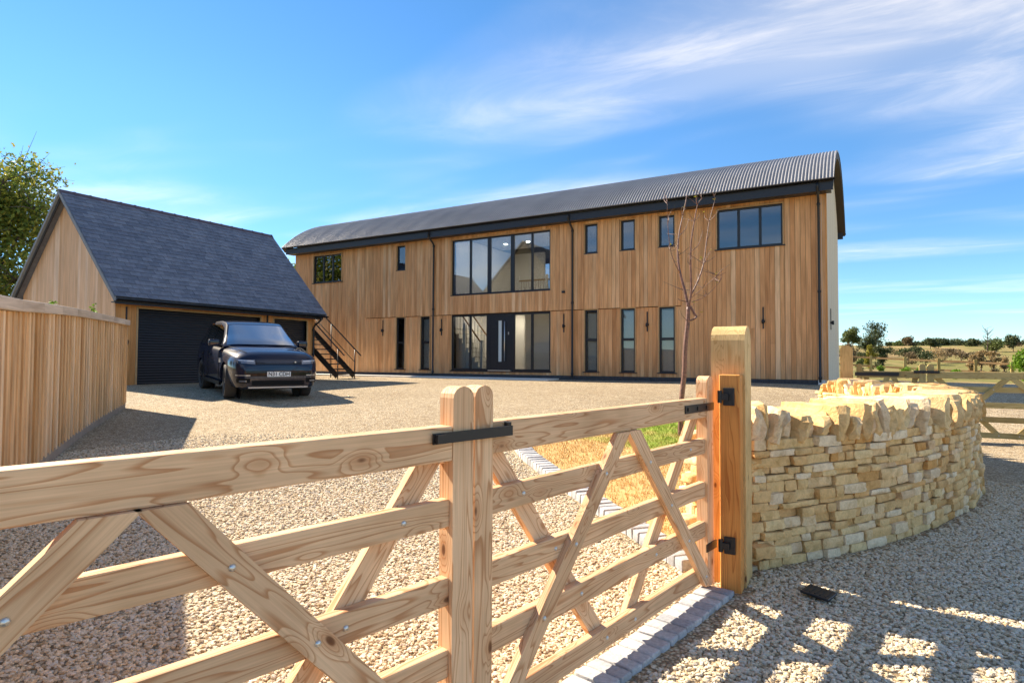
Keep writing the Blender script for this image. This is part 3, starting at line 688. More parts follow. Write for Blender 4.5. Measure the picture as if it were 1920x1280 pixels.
gb = add('bell_box', MB().tube([(GXW + .02, 9.36, 1.98), (GXW + .02, 9.36, 2.0), (GXW + .03, 9.36, 2.03)], [.05, .075, .06], 12).tube([(GXW + .03, 9.36, 1.84), (GXW + .03, 9.36, 1.98)], [.03, .075], 12).mesh(True), M_black, gar)

# external stair
stair = root('metal_staircase', (-17.2, 17.05, .79), 'black metal outdoor staircase rising behind the slate-roofed garage', 'staircase')
SY0, SY1, SX, SZ, TA = 16.62, 17.5, -16.96, gz(-17, 17), math.tan(R(38.5)); SL = 3.2
for yy in (SY0, SY1):
    p0 = Vector((SX, yy, SZ)); p1 = Vector((SX - SL, yy, SZ + SL * TA)); L = (p1 - p0).length
    add('stringer', boxm(0, L, -.012, .012, -.11, .11), M_black, stair, frame_axes(p0 + Vector((-.05, 0, .1)), p1, Vector((0, 1, 0))))
    up = Vector((0, 0, 1.0))
    add('handrail', MB().tube([p0 + up + Vector((.3, 0, -.3 * TA + .12)), p1 + up + Vector((0, 0, .12))], .024, 8).mesh(True), M_black, stair)
    add('mid_rail', MB().tube([p0 + up * .62, p1 + up * .62], .014, 6).mesh(True), M_black, stair)
    for k in (.02, 1.3, 2.6):
        b = Vector((SX - k, yy, SZ + k * TA)); add('rail_post', MB().tube([(b.x, yy, (SZ - .05 if k < 1.5 else b.z)), (b.x, yy, b.z + 1.1)], .02, 6).mesh(True), M_black, stair)
for i in range(13):
    z = SZ + .19 * (i + 1); x = SX - .19 * (i + 1) / TA; add('tread', boxm(x - .02, x + .23, SY0 + .013, SY1 - .013, z - .035, z), M_black, stair)

# ---------------------------------------------------------------- curved boundary fence
def catmull(P, n=12):
    P = [Vector(p) for p in P]; out = []
    for i in range(len(P) - 1):
        p0, p1, p2, p3 = P[max(i - 1, 0)], P[i], P[i + 1], P[min(i + 2, len(P) - 1)]
        for k in range(n):
            t = k / n; out.append(.5 * ((2 * p1) + (p2 - p0) * t + (2 * p0 - 5 * p1 + 4 * p2 - p3) * t * t + (3 * p1 - p0 - 3 * p2 + p3) * t ** 3))
    return out + [P[-1]]
class Path:
    def __init__(s, pts):
        s.p = pts; s.l = [0]
        for a, b in zip(pts, pts[1:]): s.l.append(s.l[-1] + (b - a).length)
        s.len = s.l[-1]
    def at(s, d):
        d = min(max(d, 0), s.len); i = 0
        lo, hi = 0, len(s.l) - 2
        while lo < hi:
            m = (lo + hi + 1) // 2
            if s.l[m] <= d: lo = m
            else: hi = m - 1
        t = (d - s.l[lo]) / max(s.l[lo + 1] - s.l[lo], 1e-9); q = s.p[lo].lerp(s.p[lo + 1], t); tg = (s.p[lo + 1] - s.p[lo]).normalized(); return q, tg
UPZ0 = Vector((0, 0, 1))
FP = Path(catmull([(-1.95, -.45, 0), (-3.5, .72, 0), (-6.1, 2.26, 0), (-7.97, 3.40, 0), (-10.6, 5.12, 0), (-12.9, 6.82, 0)], 16))
def fence_top(s_): return 1.80 + .035 * s_ + (.05 * math.sin(math.pi * (s_ - 4.9) / 8.3) if s_ > 4.9 else 0)
fence = root('board_fence', (-7.97, 3.4, gz(-7.97, 3.4)), 'curved close-boarded timber fence with weathered coping beside the drive', 'fence')
mb = MB(); NSF = 60
for i in range(NSF + 1):
    q, tg = FP.at(FP.len * i / NSF); nr = Vector((tg.y, -tg.x, 0)); nr = nr if nr.dot(Vector((1, .5, 0))) > 0 else -nr
    for o_, z_ in ((-.03, gz(q.x, q.y)), (-.03, fence_top(FP.len * i / NSF) - .09), (-.06, fence_top(FP.len * i / NSF) - .09), (-.06, gz(q.x, q.y))): mb.v.append(tuple(q + nr * o_ + UPZ0 * z_))
for i in range(NSF):
    for k_ in range(4): mb.f.append((i * 4 + k_, i * 4 + (k_ + 1) % 4, (i + 1) * 4 + (k_ + 1) % 4, (i + 1) * 4 + k_))
add('backing_rail', mb.mesh(), M_core, fence)
s = 0.0; k = 0
while s < FP.len - .02:
    w = random.uniform(.088, .118); q, tg = FP.at(s + w / 2); nrm = Vector((tg.y, -tg.x, 0)); nrm = nrm if nrm.dot(Vector((1, .5, 0))) > 0 else -nrm
    z0 = gz(q.x, q.y); off = (.016 if k % 2 else 0) + random.uniform(0, .006)
    M = Matrix(((tg.x, -nrm.x, 0, q.x + nrm.x * off), (tg.y, -nrm.y, 0, q.y + nrm.y * off), (0, 0, 1, z0 + .10), (0, 0, 0, 1)))
    me = mk(bv(-w / 2 + .002, w / 2 - .002, -.022, 0, 0, fence_top(s) - .085 - z0 - .10), BF)
    add('board', me, M_fence, fence, M); s += w; k += 1
s = 0.0
while s < FP.len - .01:
    w = min(1.05, FP.len - s); q0, _ = FP.at(s); q1, tg = FP.at(s + w); q0.z = fence_top(s) - .085; q1.z = fence_top(s + w) - .085
    Mx = frame_axes(q0, q1, Vector((0, 0, 1))); L = (q1 - q0).length
    add('coping', bevel(boxm(.004, L - .002, 0, .105, -.075, .085), .012, 2), M_cap, fence, Mx)
    q0b = Vector((q0.x, q0.y, gz(q0.x, q0.y) - .04)); q1b = Vector((q1.x, q1.y, gz(q1.x, q1.y) - .04))
    add('gravel_board', boxm(0, L, 0, .16, -.05, .035), M_kerb, fence, frame_axes(q0b, q1b, Vector((0, 0, 1)))); s += w

# ---------------------------------------------------------------- five-bar gates
HT = [(1.263, .125), (1.0, .10), (.72, .10), (.465, .10), (.185, .10)]
def stile_mesh(h, w=.1, t=.075, arch=True):
    """local X runs up the stile so that the grain does too"""
    n = 8; pr = [(0, -w / 2), (h - w * .42, -w / 2)]
    for i in range(1, n): a = math.pi * i / n; pr.append((h - w * .42 + math.sin(a) * w * .42, -w / 2 * math.cos(a)))
    pr += [(h - w * .42, w / 2), (0, w / 2)]; m = len(pr)
    v = [(x, y, -t / 2) for x, y in pr] + [(x, y, t / 2) for x, y in pr]
    me = mk(v, [tuple(reversed(range(m))), tuple(range(m, 2 * m))] + [(i, (i + 1) % m, (i + 1) % m + m, i + m) for i in range(m)])
    return me
UPZ = Vector((0, 0, 1))
def gate(name, hinge, meet, label, zoff=0.0, mat=None, back=True, hardware=True, detail=True, apex=.5):
    mat = mat or M_gate
    hinge = Vector((*hinge, 0)); meet = Vector((*meet, 0)); g = (meet - hinge); L = g.length; g.normalize()
    n = Vector((-g.y, g.x, 0));  n = n if n.dot(CAM - hinge) > 0 else -n                 # camera-side normal
    rt = root(name, hinge + UPZ * zoff, label, 'gate', 'timber five-bar gate leaves')
    def P(s, z, off=0): return hinge + g * s + n * off + UPZ * (z + zoff)
    for s, top in ((.05, 1.405), (L - .05, 1.405)):
        b = P(s, .05); add('stile', stile_mesh(top - .05), mat, rt, Matrix(((0, g.x, n.x, b.x), (0, g.y, n.y, b.y), (1, 0, 0, b.z), (0, 0, 0, 1))))
    for i, (zt, h) in enumerate(HT):
        t = .07 if i == 0 else .042; a, b = P(.1, zt - h / 2), P(L - .1, zt - h / 2)
        add('top_rail' if i == 0 else 'rail', bevel(boxm(0, (b - a).length, -t / 2, t / 2, -h / 2, h / 2), .006, 2), mat, rt, frame_axes(a, b, n))
    zt0 = HT[0][0] - HT[0][1] - .002; zb_ = .10
    def brace(s0, s1, side, z1=zb_, nm='brace'):
        off = side * .0375; a, b = P(s0, zt0, off), P(s1, z1, off); d = (b - a).normalized(); w = .045
        Mx = frame_axes(a, b, n); ln = (b - a).length
        # ends cut level with the top rail and bottom
        k = abs(d.z) and math.hypot(d.x, d.y) / abs(d.z) * w; sg = 1 if (Mx.to_3x3() @ Vector((0, 0, 1))).z > 0 else -1
        v = bv(0, ln, -.016, .016, -w, w); v = [(x + (sg * z_ / w * k if x == 0 else 0) * 1.0, y, z_) for x, y, z_ in v]
        add(nm, mk(v, BF), mat, rt, Mx)
        return a, b
    A = .1 + (L - .2) * apex
    brace(A + .055, L - .12, 1); brace(A - .055, .13, 1); brace(L - .16, A + .16, -1, .12); brace(.16, A - .10, -1, .12)
    if detail:
        bolt = MB(); nr = 8
        for r_, x_ in ((.0105, 0.0), (.0095, .003), (.006, .0058), (.0, .0066)):
            for q in range(nr): a = 2 * math.pi * q / nr; bolt.v.append((r_ * math.cos(a), r_ * math.sin(a), x_))
        for j in range(3):
            for q in range(nr): bolt.f.append((j * nr + q, j * nr + (q + 1) % nr, (j + 1) * nr + (q + 1) % nr, (j + 1) * nr + q))
        bme_ = bolt.mesh(True)
        def put(s, z, off): b = P(s, z, off); u = n.cross(UPZ); add('bolt', bme_, M_steel, rt, Matrix(((u.x, 0, n.x, b.x), (u.y, 0, n.y, b.y), (0, 1, 0, b.z), (0, 0, 0, 1))))
        for i in (1, 2, 3, 4):
            z = HT[i][0] - HT[i][1] / 2
            f = (zt0 - z) / (zt0 - zb_)
            for s_ in (A + .055 + (L - .12 - A - .055) * f, A - .055 + (.13 - A + .055) * f): put(s_, z, .0535)
            f2 = (zt0 - z) / (zt0 - .12)
            for s_ in (L - .16 + (A + .16 - L + .16) * f2, .16 + (A - .10 - .16) * f2): put(s_, z, .021)
    return rt, P, L, g, n
gateR, PR, LR, gR, nR = gate('wooden_gate', (-.874, 4.183), (-1.289, 1.932), 'pale timber five-bar gate leaf hung from the tall post beside the stone wall')
gateL, PL, LL, gL, nL = gate('wooden_gate', (-1.842, -.352), (-1.284, 1.916), 'pale timber five-bar gate leaf whose strap latch is bolted to its top rail', apex=.53)
def hbar(parent, name, P, s0, s1, z, h, o0, o1, mat=None):
    mb = MB(); a = [P(s0, z - h / 2, o0), P(s1, z - h / 2, o0), P(s1, z - h / 2, o1), P(s0, z - h / 2, o1)]
    v = a + [p + UPZ * h for p in a]; mb.add(v, BF); me = mb.mesh(); bm = bmesh.new(); bm.from_mesh(me); bmesh.ops.recalc_face_normals(bm, faces=bm.faces[:]); bm.to_mesh(me); bm.free()
    return add(name, me, mat or M_black, parent)
o = hbar(gateR, 'hinge_strap', PR, .0, .44, 1.205, .05, .036, .043)
for s_ in (.12, .26, .4): hbar(gateR, 'strap_bolt', PR, s_ - .012, s_ + .012, 1.205, .024, .043, .05)
hbar(gateR, 'lower_hinge', PR, -.03, .13, .30, .05, .038, .046)
# throw-over loop across the two meeting stiles
lt = hbar(gateL, 'latch_bar', PL, LL - .20, LL + .20, 1.225, .038, .042, .05)
hbar(gateL, 'latch_pivot', PL, LL - .195, LL - .155, 1.225, .03, .05, .066)
hbar(gateL, 'latch_loop', PL, LL + .185, LL + .20, 1.232, .05, -.05, .0419); hbar(gateL, 'latch_loop', PL, LL + .10, LL + .1849, 1.232, .05, -.05, -.042)
# the tall post with its orange hanging timber
def post(name, x0, x1, y0, y1, z0, z1, mat, label, arch=.10, along='y'):
    n = 8; pr = []
    c = (y0 + y1) / 2; hw = (y1 - y0) / 2
    pr = [(0, -hw), (z1 - z0 - arch, -hw)] + [(z1 - z0 - arch + arch * math.sin(math.pi * i / n), -hw * math.cos(math.pi * i / n)) for i in range(1, n)] + [(z1 - z0 - arch, hw), (0, hw)]
    m = len(pr); t = x1 - x0
    if along == 'x': pr = [(a, b * t / (2 * hw)) for a, b in pr]; t = 2 * hw
    v = [(a, b, -t / 2) for a, b in pr] + [(a, b, t / 2) for a, b in pr]
    me = mk(v, [tuple(range(m)), tuple(reversed(range(m, 2 * m)))] + [((i + 1) % m, i, i + m, (i + 1) % m + m) for i in range(m)])
    bm = bmesh.new(); bm.from_mesh(me); bmesh.ops.recalc_face_normals(bm, faces=bm.faces[:]); bm.to_mesh(me); bm.free()
    o = add(name, me, mat, None, Matrix(((0, 0, 1, (x0 + x1) / 2), (0, 1, 0, c), (1, 0, 0, z0), (0, 0, 0, 1))) if along == 'y' else Matrix(((0, 1, 0, (x0 + x1) / 2), (0, 0, -1, c), (1, 0, 0, z0), (0, 0, 0, 1))))
    return tag(o, label, 'gate post')
gp = post('gate_post', -.875, -.655, 4.30, 4.56, -.15, 1.745, M_post, 'tall round-topped timber gate post with an orange timber fixed to it')
Mx = Matrix(((0, 1, 0, -.735), (0, 0, 1, 4.24), (1, 0, 0, -.1), (0, 0, 0, 1)))
add('hanging_timber', bevel(boxm(0, 1.515, -.066, .066, -.058, .058), .006), M_orange, gp, Mx)
for z, hh in ((1.27, .115), (.305, .11)):
    hb = add('hinge_plate', bevel(boxm(-.772, -.702, 4.166, 4.181, z - hh / 2, z + hh / 2), .003), M_black, gp)
    add('hinge_pin', MB().tube([(-.79, 4.15, z - .04), (-.79, 4.15, z + .04)], .014, 10).box(-.80, -.735, 4.14, 4.168, z - .02, z + .02).mesh(), M_black, gp)
post('gate_post', -1.98, -1.76, -.68, -.43, -.15, 1.745, M_post, 'round-topped timber gate post where the board fence ends')

# ---------------------------------------------------------------- second gateway
G2Y = 13.68; z2 = .07
post('gate_post', -.30, -.08, 13.55, 13.80, -.1, 1.83, M_post, 'round-topped timber gate post at the far end of the stone wall', along='x')
g2a = gate('wooden_gate', (-.02, G2Y), (1.10, G2Y + .02), 'short olive timber gate leaf beyond the stone wall with a long black strap', z2, M_gate2, detail=False)
g2b = gate('wooden_gate', (3.55, G2Y + .1), (1.13, G2Y + .02), 'long olive timber gate leaf beyond the stone wall', z2, M_gate2, detail=True)
hbar(g2a[0], 'hinge_strap', g2a[1], -.03, .70, 1.205, .07, .037, .047)
hbar(g2a[0], 'latch_bar', g2a[1], .93, 1.33, 1.255, .05, .042, .055)
post('gate_post', 3.57, 3.79, 13.66, 13.9, -.1, 1.83, M_post, 'round-topped timber gate post carrying the long olive gate leaf', along='x')

# ---------------------------------------------------------------- dry-stone wall
def stone_mat(name, island):
    m, t, b = material(name); b.inputs['Roughness'].default_value = .9; b.inputs['Specular IOR Level'].default_value = .15
    if island: r = N(t, 'ShaderNodeNewGeometry').outputs['Random Per Island']; v = coords(t, rnd=False)
    else: r = N(t, 'ShaderNodeObjectInfo').outputs['Random']; v = coords(t)
    c = ramp(t, r, [(0, (.66, .42, .20)), (.16, (.80, .575, .295)), (.32, (.74, .47, .22)), (.46, (.85, .655, .37)), (.58, (.64, .34, .12)), (.64, (.78, .545, .275)), (.78, (.80, .595, .36)), (.9, (.86, .73, .54)), (1, (.70, .49, .30))])
    tcg = N(t, 'ShaderNodeNewGeometry'); n1 = noise(t, tcg.outputs['Position'], 11, 5, .6, .5); n2 = noise(t, tcg.outputs['Position'], 60, 4, .65)
    c = mixc(t, 1.0, c, ramp(t, n1, [(.28, (.74, .66, .54)), (.5, (1, .98, .95)), (.72, (1.16, 1.14, 1.1))]), 'MULTIPLY')
    c = mixc(t, 1.0, c, ramp(t, n2, [(.3, (.86, .84, .8)), (.7, (1.07, 1.07, 1.07))]), 'MULTIPLY')
    t.links.new(c, b.inputs['Base Color']); bump(t, b, mathn(t, 'ADD', n1, mathn(t, 'MULTIPLY', n2, .5)), .7, .02); return m
M_stone, M_stone_j = stone_mat('cotswold_stone', False), stone_mat('cotswold_stone_far', True)
M_hearting = simple('wall_hearting', (.16, .115, .07), .95)
def stone_variant(seed, nx=5, ny=3, nz=4, p=12.0, amp=.06, amp2=.022):
    rnd = random.Random(seed); off = Vector((rnd.uniform(0, 99), rnd.uniform(0, 99), rnd.uniform(0, 99))); idx = {}; V = []; F = []
    def vert(i, j, k):
        if (i, j, k) in idx: return idx[(i, j, k)]
        q = Vector((2 * i / nx - 1, 2 * j / ny - 1, 2 * k / nz - 1)); nn = (abs(q.x) ** p + abs(q.y) ** p + abs(q.z) ** p) ** (1 / p)
        q = q / max(nn, 1e-6) * (1 if max(abs(q.x), abs(q.y), abs(q.z)) > .99 else 1)
        d = mnoise.noise_vector(q * .9 + off) * amp * 1.6 + mnoise.noise_vector(q * 2.3 + off * 2) * amp * .8
        q = q + d + Vector((rnd.uniform(-1, 1), rnd.uniform(-1, 1), rnd.uniform(-1, 1))) * amp2
        idx[(i, j, k)] = len(V); V.append(q * .5); return idx[(i, j, k)]
    for i in range(nx):
        for j in range(ny): F.append((vert(i, j, nz), vert(i + 1, j, nz), vert(i + 1, j + 1, nz), vert(i, j + 1, nz))); F.append((vert(i, j, 0), vert(i, j + 1, 0), vert(i + 1, j + 1, 0), vert(i + 1, j, 0)))
    for i in range(nx):
        for k in range(nz): F.append((vert(i, 0, k), vert(i + 1, 0, k), vert(i + 1, 0, k + 1), vert(i, 0, k + 1))); F.append((vert(i, ny, k), vert(i, ny, k + 1), vert(i + 1, ny, k + 1), vert(i + 1, ny, k)))
    for j in range(ny):
        for k in range(nz): F.append((vert(0, j, k), vert(0, j, k + 1), vert(0, j + 1, k + 1), vert(0, j + 1, k))); F.append((vert(nx, j, k), vert(nx, j + 1, k), vert(nx, j + 1, k + 1), vert(nx, j, k + 1)))
    return V, F
SV = [stone_variant(i) for i in range(16)]; CVAR = [stone_variant(50 + i, 3, 5, 4, 8.0, .10, .055) for i in range(14)]
SM = [mk(v, f, True, M_stone) for v, f in SV]; [m_.set_sharp_from_angle(angle=R(24)) for m_ in SM]; CM = [mk(v, f, False, M_stone) for v, f in CVAR]
WP = Path(catmull([(-.70, 4.60, 0), (-.36, 5.02, 0), (-.03, 5.49, 0), (.30, 6.03, 0), (.56, 6.55, 0), (.79, 7.1, 0), (.98, 7.65, 0), (1.17, 8.4, 0), (1.25, 9.3, 0), (1.15, 10.3, 0), (.85, 11.3, 0), (.35, 12.4, 0), (-.12, 13.3, 0)], 10))
WT, WH = .66, .925
swall = root('dry_stone_wall', (.4, 6.5, 0), 'curved honey-coloured dry-stone wall topped with upright cap stones', 'stone wall')
def wz(q): return min(gz(q.x, q.y), .09)
mb = MB(); NS = 60; ring = []
for i in range(NS + 1):
    q, tg = WP.at(.06 + (WP.len - .1) * i / NS); inw = Vector((-tg.y, tg.x, 0)); b = wz(q) - .15
    for off, z in ((.10, b), (WT - .10, b), (WT - .15, WH), (.15, WH)): mb.v.append(tuple(q + inw * off + UPZ * z))
for i in range(NS):
    for k in range(4): mb.f.append((i * 4 + k, i * 4 + (k + 1) % 4, (i + 1) * 4 + (k + 1) % 4, (i + 1) * 4 + k))
mb.f += [(0, 3, 2, 1), (NS * 4, NS * 4 + 1, NS * 4 + 2, NS * 4 + 3)]
add('hearting', mb.mesh(), M_hearting, swall)
stones = []                                     # (distance, matrix, variant)
def face_stones(pf, length, depth=.17, seed=0, lmul=1.0):
    rnd = random.Random(seed); z = -.07
    while z < WH - .015:
        h = rnd.uniform(.046, .088) * (1.12 if z < .25 else 1); h = min(h, WH - z + .01); s_ = rnd.uniform(-.15, 0)
        while s_ < length:
            l = (rnd.uniform(.085, .19) if rnd.random() < .55 else rnd.uniform(.17, .30)) * lmul; sc_ = s_ + l / 2
            if sc_ > length: break
            if sc_ > 0:
                q, tg, inw = pf(sc_); hh = h * rnd.uniform(.90, 1.04); zc = wz(q) * (1 - z / WH) + z + h / 2 + rnd.uniform(-.004, .004); bat = .03 * (zc / WH)
                pos = q + inw * (depth / 2 - .015 + bat + rnd.uniform(-.022, .024)) + UPZ * zc; rot = rnd.uniform(-.035, .035)
                X = tg * math.cos(rot) + UPZ * math.sin(rot); Z = UPZ * math.cos(rot) - tg * math.sin(rot); Y = inw
                sx, sy, sz = (l - .003) * 1.0, depth * rnd.uniform(.9, 1.1), (hh - .002) * 1.02
                M = Matrix(((X.x * sx, Y.x * sy, Z.x * sz, pos.x), (X.y * sx, Y.y * sy, Z.y * sz, pos.y), (X.z * sx, Y.z * sy, Z.z * sz, pos.z), (0, 0, 0, 1)))
                stones.append(((pos - CAM).length + (0 if seed < 5 else 30), M, rnd.randrange(16)))
            s_ += l
        z += h
def outer(s_): q, tg = WP.at(s_); return q, tg, Vector((-tg.y, tg.x, 0))
def inner(s_): q, tg = WP.at(s_); i_ = Vector((-tg.y, tg.x, 0)); return q + i_ * WT, -tg, -i_
q0, t0 = WP.at(0); i0 = Vector((-t0.y, t0.x, 0))
def head(s_): return q0 + i0 * (WT - s_) + t0 * .01, -i0, t0
face_stones(outer, WP.len, seed=1); face_stones(head, WT, seed=2); face_stones(inner, WP.len, seed=9, lmul=1.1)
stones.sort(key=lambda a: a[0]); jb = MB()
for i, (d, M, k) in enumerate(stones):
    if i < 300: add('stone', SM[k], None, swall, M)
    else: jb.add(SV[k][0], SV[k][1], M)
o = add('coursed_stonework', jb.mesh(True), M_stone_j, swall); o['kind'] = 'stuff'
s_ = .02; rnd = random.Random(4)
while s_ < WP.len - .03:
    w = rnd.uniform(.04, .13); q, tg, inw = outer(s_ + w / 2); h = rnd.uniform(.18, .30); lean = rnd.uniform(-.18, .62); yaw_ = rnd.uniform(-.4, .4)
    X = (tg * math.cos(lean) - UPZ * math.sin(lean)); Z = (UPZ * math.cos(lean) + tg * math.sin(lean)); Y = inw * math.cos(yaw_) + tg * math.sin(yaw_) * .5; Y.normalize()
    sx, sy, sz = w * .94, rnd.uniform(.44, .62), h * 1.06; pos = q + inw * (WT / 2 - .03 + rnd.uniform(-.08, .05)) + UPZ * (WH + h / 2 - .03)
    M = Matrix(((X.x * sx, Y.x * sy, Z.x * sz, pos.x), (X.y * sx, Y.y * sy, Z.y * sz, pos.y), (X.z * sx, Y.z * sy, Z.z * sz, pos.z), (0, 0, 0, 1)))
    add('cap_stone', CM[rnd.randrange(14)], None, swall, M); s_ += w

# ---------------------------------------------------------------- setts, lawn
def sett_mat():
    m, t, b = material('granite_sett'); b.inputs['Roughness'].default_value = .85
    r = N(t, 'ShaderNodeObjectInfo').outputs['Random']; c = ramp(t, r, [(0, (.34, .35, .37)), (.5, (.44, .45, .46)), (1, (.52, .52, .52))])
    g = N(t, 'ShaderNodeNewGeometry'); n = noise(t, g.outputs['Position'], 45, 5, .65); c = mixc(t, 1.0, c, ramp(t, n, [(.3, (.72, .72, .72)), (.7, (1.14, 1.14, 1.14))]), 'MULTIPLY')
    t.links.new(c, b.inputs['Base Color']); bump(t, b, n, .5, .008); return m
M_sett = sett_mat()
sett_me = []
for k in range(5):
    me = bevel(boxm(-.0445, .0445, -.1, .1, -.11, .0), .010, 2); rr = random.Random(k)
    for v in me.vertices: v.co.x += rr.uniform(-.003, .003); v.co.y += rr.uniform(-.005, .005); v.co.z += rr.uniform(-.003, .002)
    me.polygons.foreach_set('use_smooth', [True] * len(me.polygons)); me.materials.append(M_sett); sett_me.append(me)
def sett_row(name, path, label, top, parent_loc, gap=.101):
    rt = root(name, parent_loc, label, 'edging'); s_ = .05
    while s_ < path.len:
        q, tg = path.at(s_); nr = Vector((-tg.y, tg.x, 0)); a = random.uniform(-.03, .03); X = tg * math.cos(a) + nr * math.sin(a); Y = nr * math.cos(a) - tg * math.sin(a)
        z = gz(q.x, q.y) + top + random.uniform(-.004, .004)
        add('sett', random.choice(sett_me), None, rt, Matrix(((X.x, Y.x, 0, q.x), (X.y, Y.y, 0, q.y), (0, 0, 1, z), (0, 0, 0, 1)))); s_ += gap
    return rt
thr = Path([Vector((-.80, 4.16, 0)), Vector((-1.24, 1.9, 0)), Vector((-1.82, -.45, 0))])
sett_row('sett_threshold', thr, 'grey granite setts laid across the gateway under the gates', .03, (-1.2, 2.2, 0))
LP = Path(catmull([(-1.02, 4.42, 0), (-1.6, 4.95, 0), (-2.35, 5.63, 0), (-3.1, 6.3, 0), (-3.75, 6.95, 0), (-4.2, 7.7, 0), (-4.15, 8.7, 0), (-3.3, 10.2, 0), (-1.9, 12.0, 0), (-.75, 13.2, 0)], 10))
sett_row('lawn_edging', LP, 'raised grey granite sett kerb curving round the dry lawn', .085, (-2.3, 5.6, .1))
def lawn_mat():
    m, t, b = material('lawn'); b.inputs['Roughness'].default_value = .9; b.inputs['Specular IOR Level'].default_value = .15
    g = N(t, 'ShaderNodeNewGeometry'); n1 = noise(t, g.outputs['Position'], .75, 4, .6, .4); isl = g.outputs['Random Per Island']
    dry = ramp(t, isl, [(0, (.46, .26, .09)), (.5, (.58, .37, .15)), (1, (.66, .48, .24))]); grn = ramp(t, isl, [(0, (.16, .26, .03)), (.5, (.24, .34, .05)), (1, (.36, .42, .10))])
    sp = N(t, 'ShaderNodeSeparateXYZ'); t.links.new(g.outputs['Position'], sp.inputs[0])
    e = mathn(t, 'ADD', n1, mathn(t, 'MULTIPLY', mathn(t, 'SUBTRACT', sp.outputs[1], 8.6), .11))
    c = mixc(t, ramp(t, e, [(.46, (0, 0, 0)), (.60, (1, 1, 1))]), dry, grn); t.links.new(c, b.inputs['Base Color']); return m
M_lawn = lawn_mat()
poly = [(p.x + .1, p.y + .06) for p in LP.p]; inn = []
for i in range(30):
    q, tg, iw = inner(WP.len * (1 - i / 29)); inn.append((q.x + .12, q.y))
poly = poly + inn
def pip(x, y, P):
    c = False; j = len(P) - 1
    for i in range(len(P)):
        if (P[i][1] > y) != (P[j][1] > y) and x < (P[j][0] - P[i][0]) * (y - P[i][1]) / (P[j][1] - P[i][1]) + P[i][0]: c = not c
        j = i
    return c
bm = bmesh.new(); vv = [bm.verts.new((x, y, gz(x, y) + .055)) for x, y in poly]; fc = bm.faces.new(vv); bmesh.ops.triangulate(bm, faces=[fc]); bmesh.ops.subdivide_edges(bm, edges=bm.edges[:], cuts=3, use_grid_fill=True)
for v in bm.verts: v.co.z = gz(v.co.x, v.co.y) + .055
bmesh.ops.recalc_face_normals(bm, faces=bm.faces[:])
me = bpy.data.meshes.new('lawn'); bm.to_mesh(me); bm.free(); add('lawn', me, M_lawn, kind='structure')
rg = np.random.default_rng(5); V, F = [], []; cnt = 0
xs_, ys_ = [p[0] for p in poly], [p[1] for p in poly]
while cnt < 42000:
    x, y = rg.uniform(min(xs_), max(xs_)), rg.uniform(min(ys_), max(ys_))
    if y > 10.5 and rg.random() < .6: continue
    if not pip(x, y, poly): continue
    z = .3 * (y - 4.5) / 4 if False else None; h = rg.uniform(.02, .055); a = rg.uniform(0, 6.283); w = .004; ln = rg.uniform(-.03, .03, 2)
    V.append((x, y, h, a, w, ln[0], ln[1])); cnt += 1
arr = np.array(V); zz_ = tz(arr[:, 0], arr[:, 1]) + .05
dx, dy = np.cos(arr[:, 3]) * arr[:, 4], np.sin(arr[:, 3]) * arr[:, 4]
v3 = np.stack([np.stack([arr[:, 0] - dx, arr[:, 1] - dy, zz_], 1), np.stack([arr[:, 0] + dx, arr[:, 1] + dy, zz_], 1), np.stack([arr[:, 0] + arr[:, 5], arr[:, 1] + arr[:, 6], zz_ + arr[:, 2]], 1)], 1).reshape(-1, 3)
me = bpy.data.meshes.new('grass'); me.from_pydata(v3.tolist(), [], [(3 * i, 3 * i + 1, 3 * i + 2) for i in range(cnt)]); me.update()
o = add('lawn_grass', me, M_lawn, kind='stuff'); tag(o, 'short patchy grass, straw-brown and green, inside the sett kerb', 'grass')

# black cover plate lying in the gravel
q = at_z(1535, 1112, .03)
me = bevel(boxm(-.085, .085, -.085, .085, 0, .016), .004); pl = add('cover_plate', me, M_black, None, Matrix.Translation((q.x, q.y, gz(q.x, q.y) + .026)) @ Matrix.Rotation(R(74), 4, 'Z') @ Matrix.Rotation(R(5), 4, 'X'))
tag(pl, 'small black plastic cover plate lying on the gravel before the stone wall', 'cover plate')
mb = MB(); [mb.box(-.06, .06, -.06 + k * .03, -.052 + k * .03, .016, .0195) for k in range(5)]; add('rib', mb.mesh(), M_black, pl, WM[pl])

# ---------------------------------------------------------------- loose gravel stones near the camera
xs_ = np.arange(-8.5, 5.2, .1); ys_ = np.arange(.4, 9.6, .1); X, Y = np.meshgrid(xs_, ys_)
cx = X * c_r.x + Y * c_r.y; cdp = X * c_f.x + Y * c_f.y
dens = np.where((cdp > 1.2) & (np.abs(cx) < cdp * .845 * 1.22 + .5), 1.0, 0.0) * np.clip((9.3 - cdp) / 3.5, 0, 1)
wpoly = [(outer(WP.len * i / 40)[0].x, outer(WP.len * i / 40)[0].y) for i in range(41)] + [((outer(WP.len * (1 - i / 40))[0] + outer(WP.len * (1 - i / 40))[2] * WT).x, (outer(WP.len * (1 - i / 40))[0] + outer(WP.len * (1 - i / 40))[2] * WT).y) for i in range(41)]
lpoly = [(p.x - .09, p.y - .07) for p in LP.p] + inn
fpoly = [(p.x, p.y) for p in FP.p] + [(-14, 6.8), (-14, -2), (-2, -2)]
thp = [np.array((p.x, p.y)) for p in (thr.at(thr.len * i / 30)[0] for i in range(31))]
for (i, j), d in np.ndenumerate(dens):
    if d <= 0: continue
    x, y = X[i, j], Y[i, j]
    if pip(x, y, lpoly) or pip(x, y, wpoly) or pip(x, y, fpoly) or min((x - t_[0]) ** 2 + (y - t_[1]) ** 2 for t_ in thp) < .135 ** 2: dens[i, j] = 0
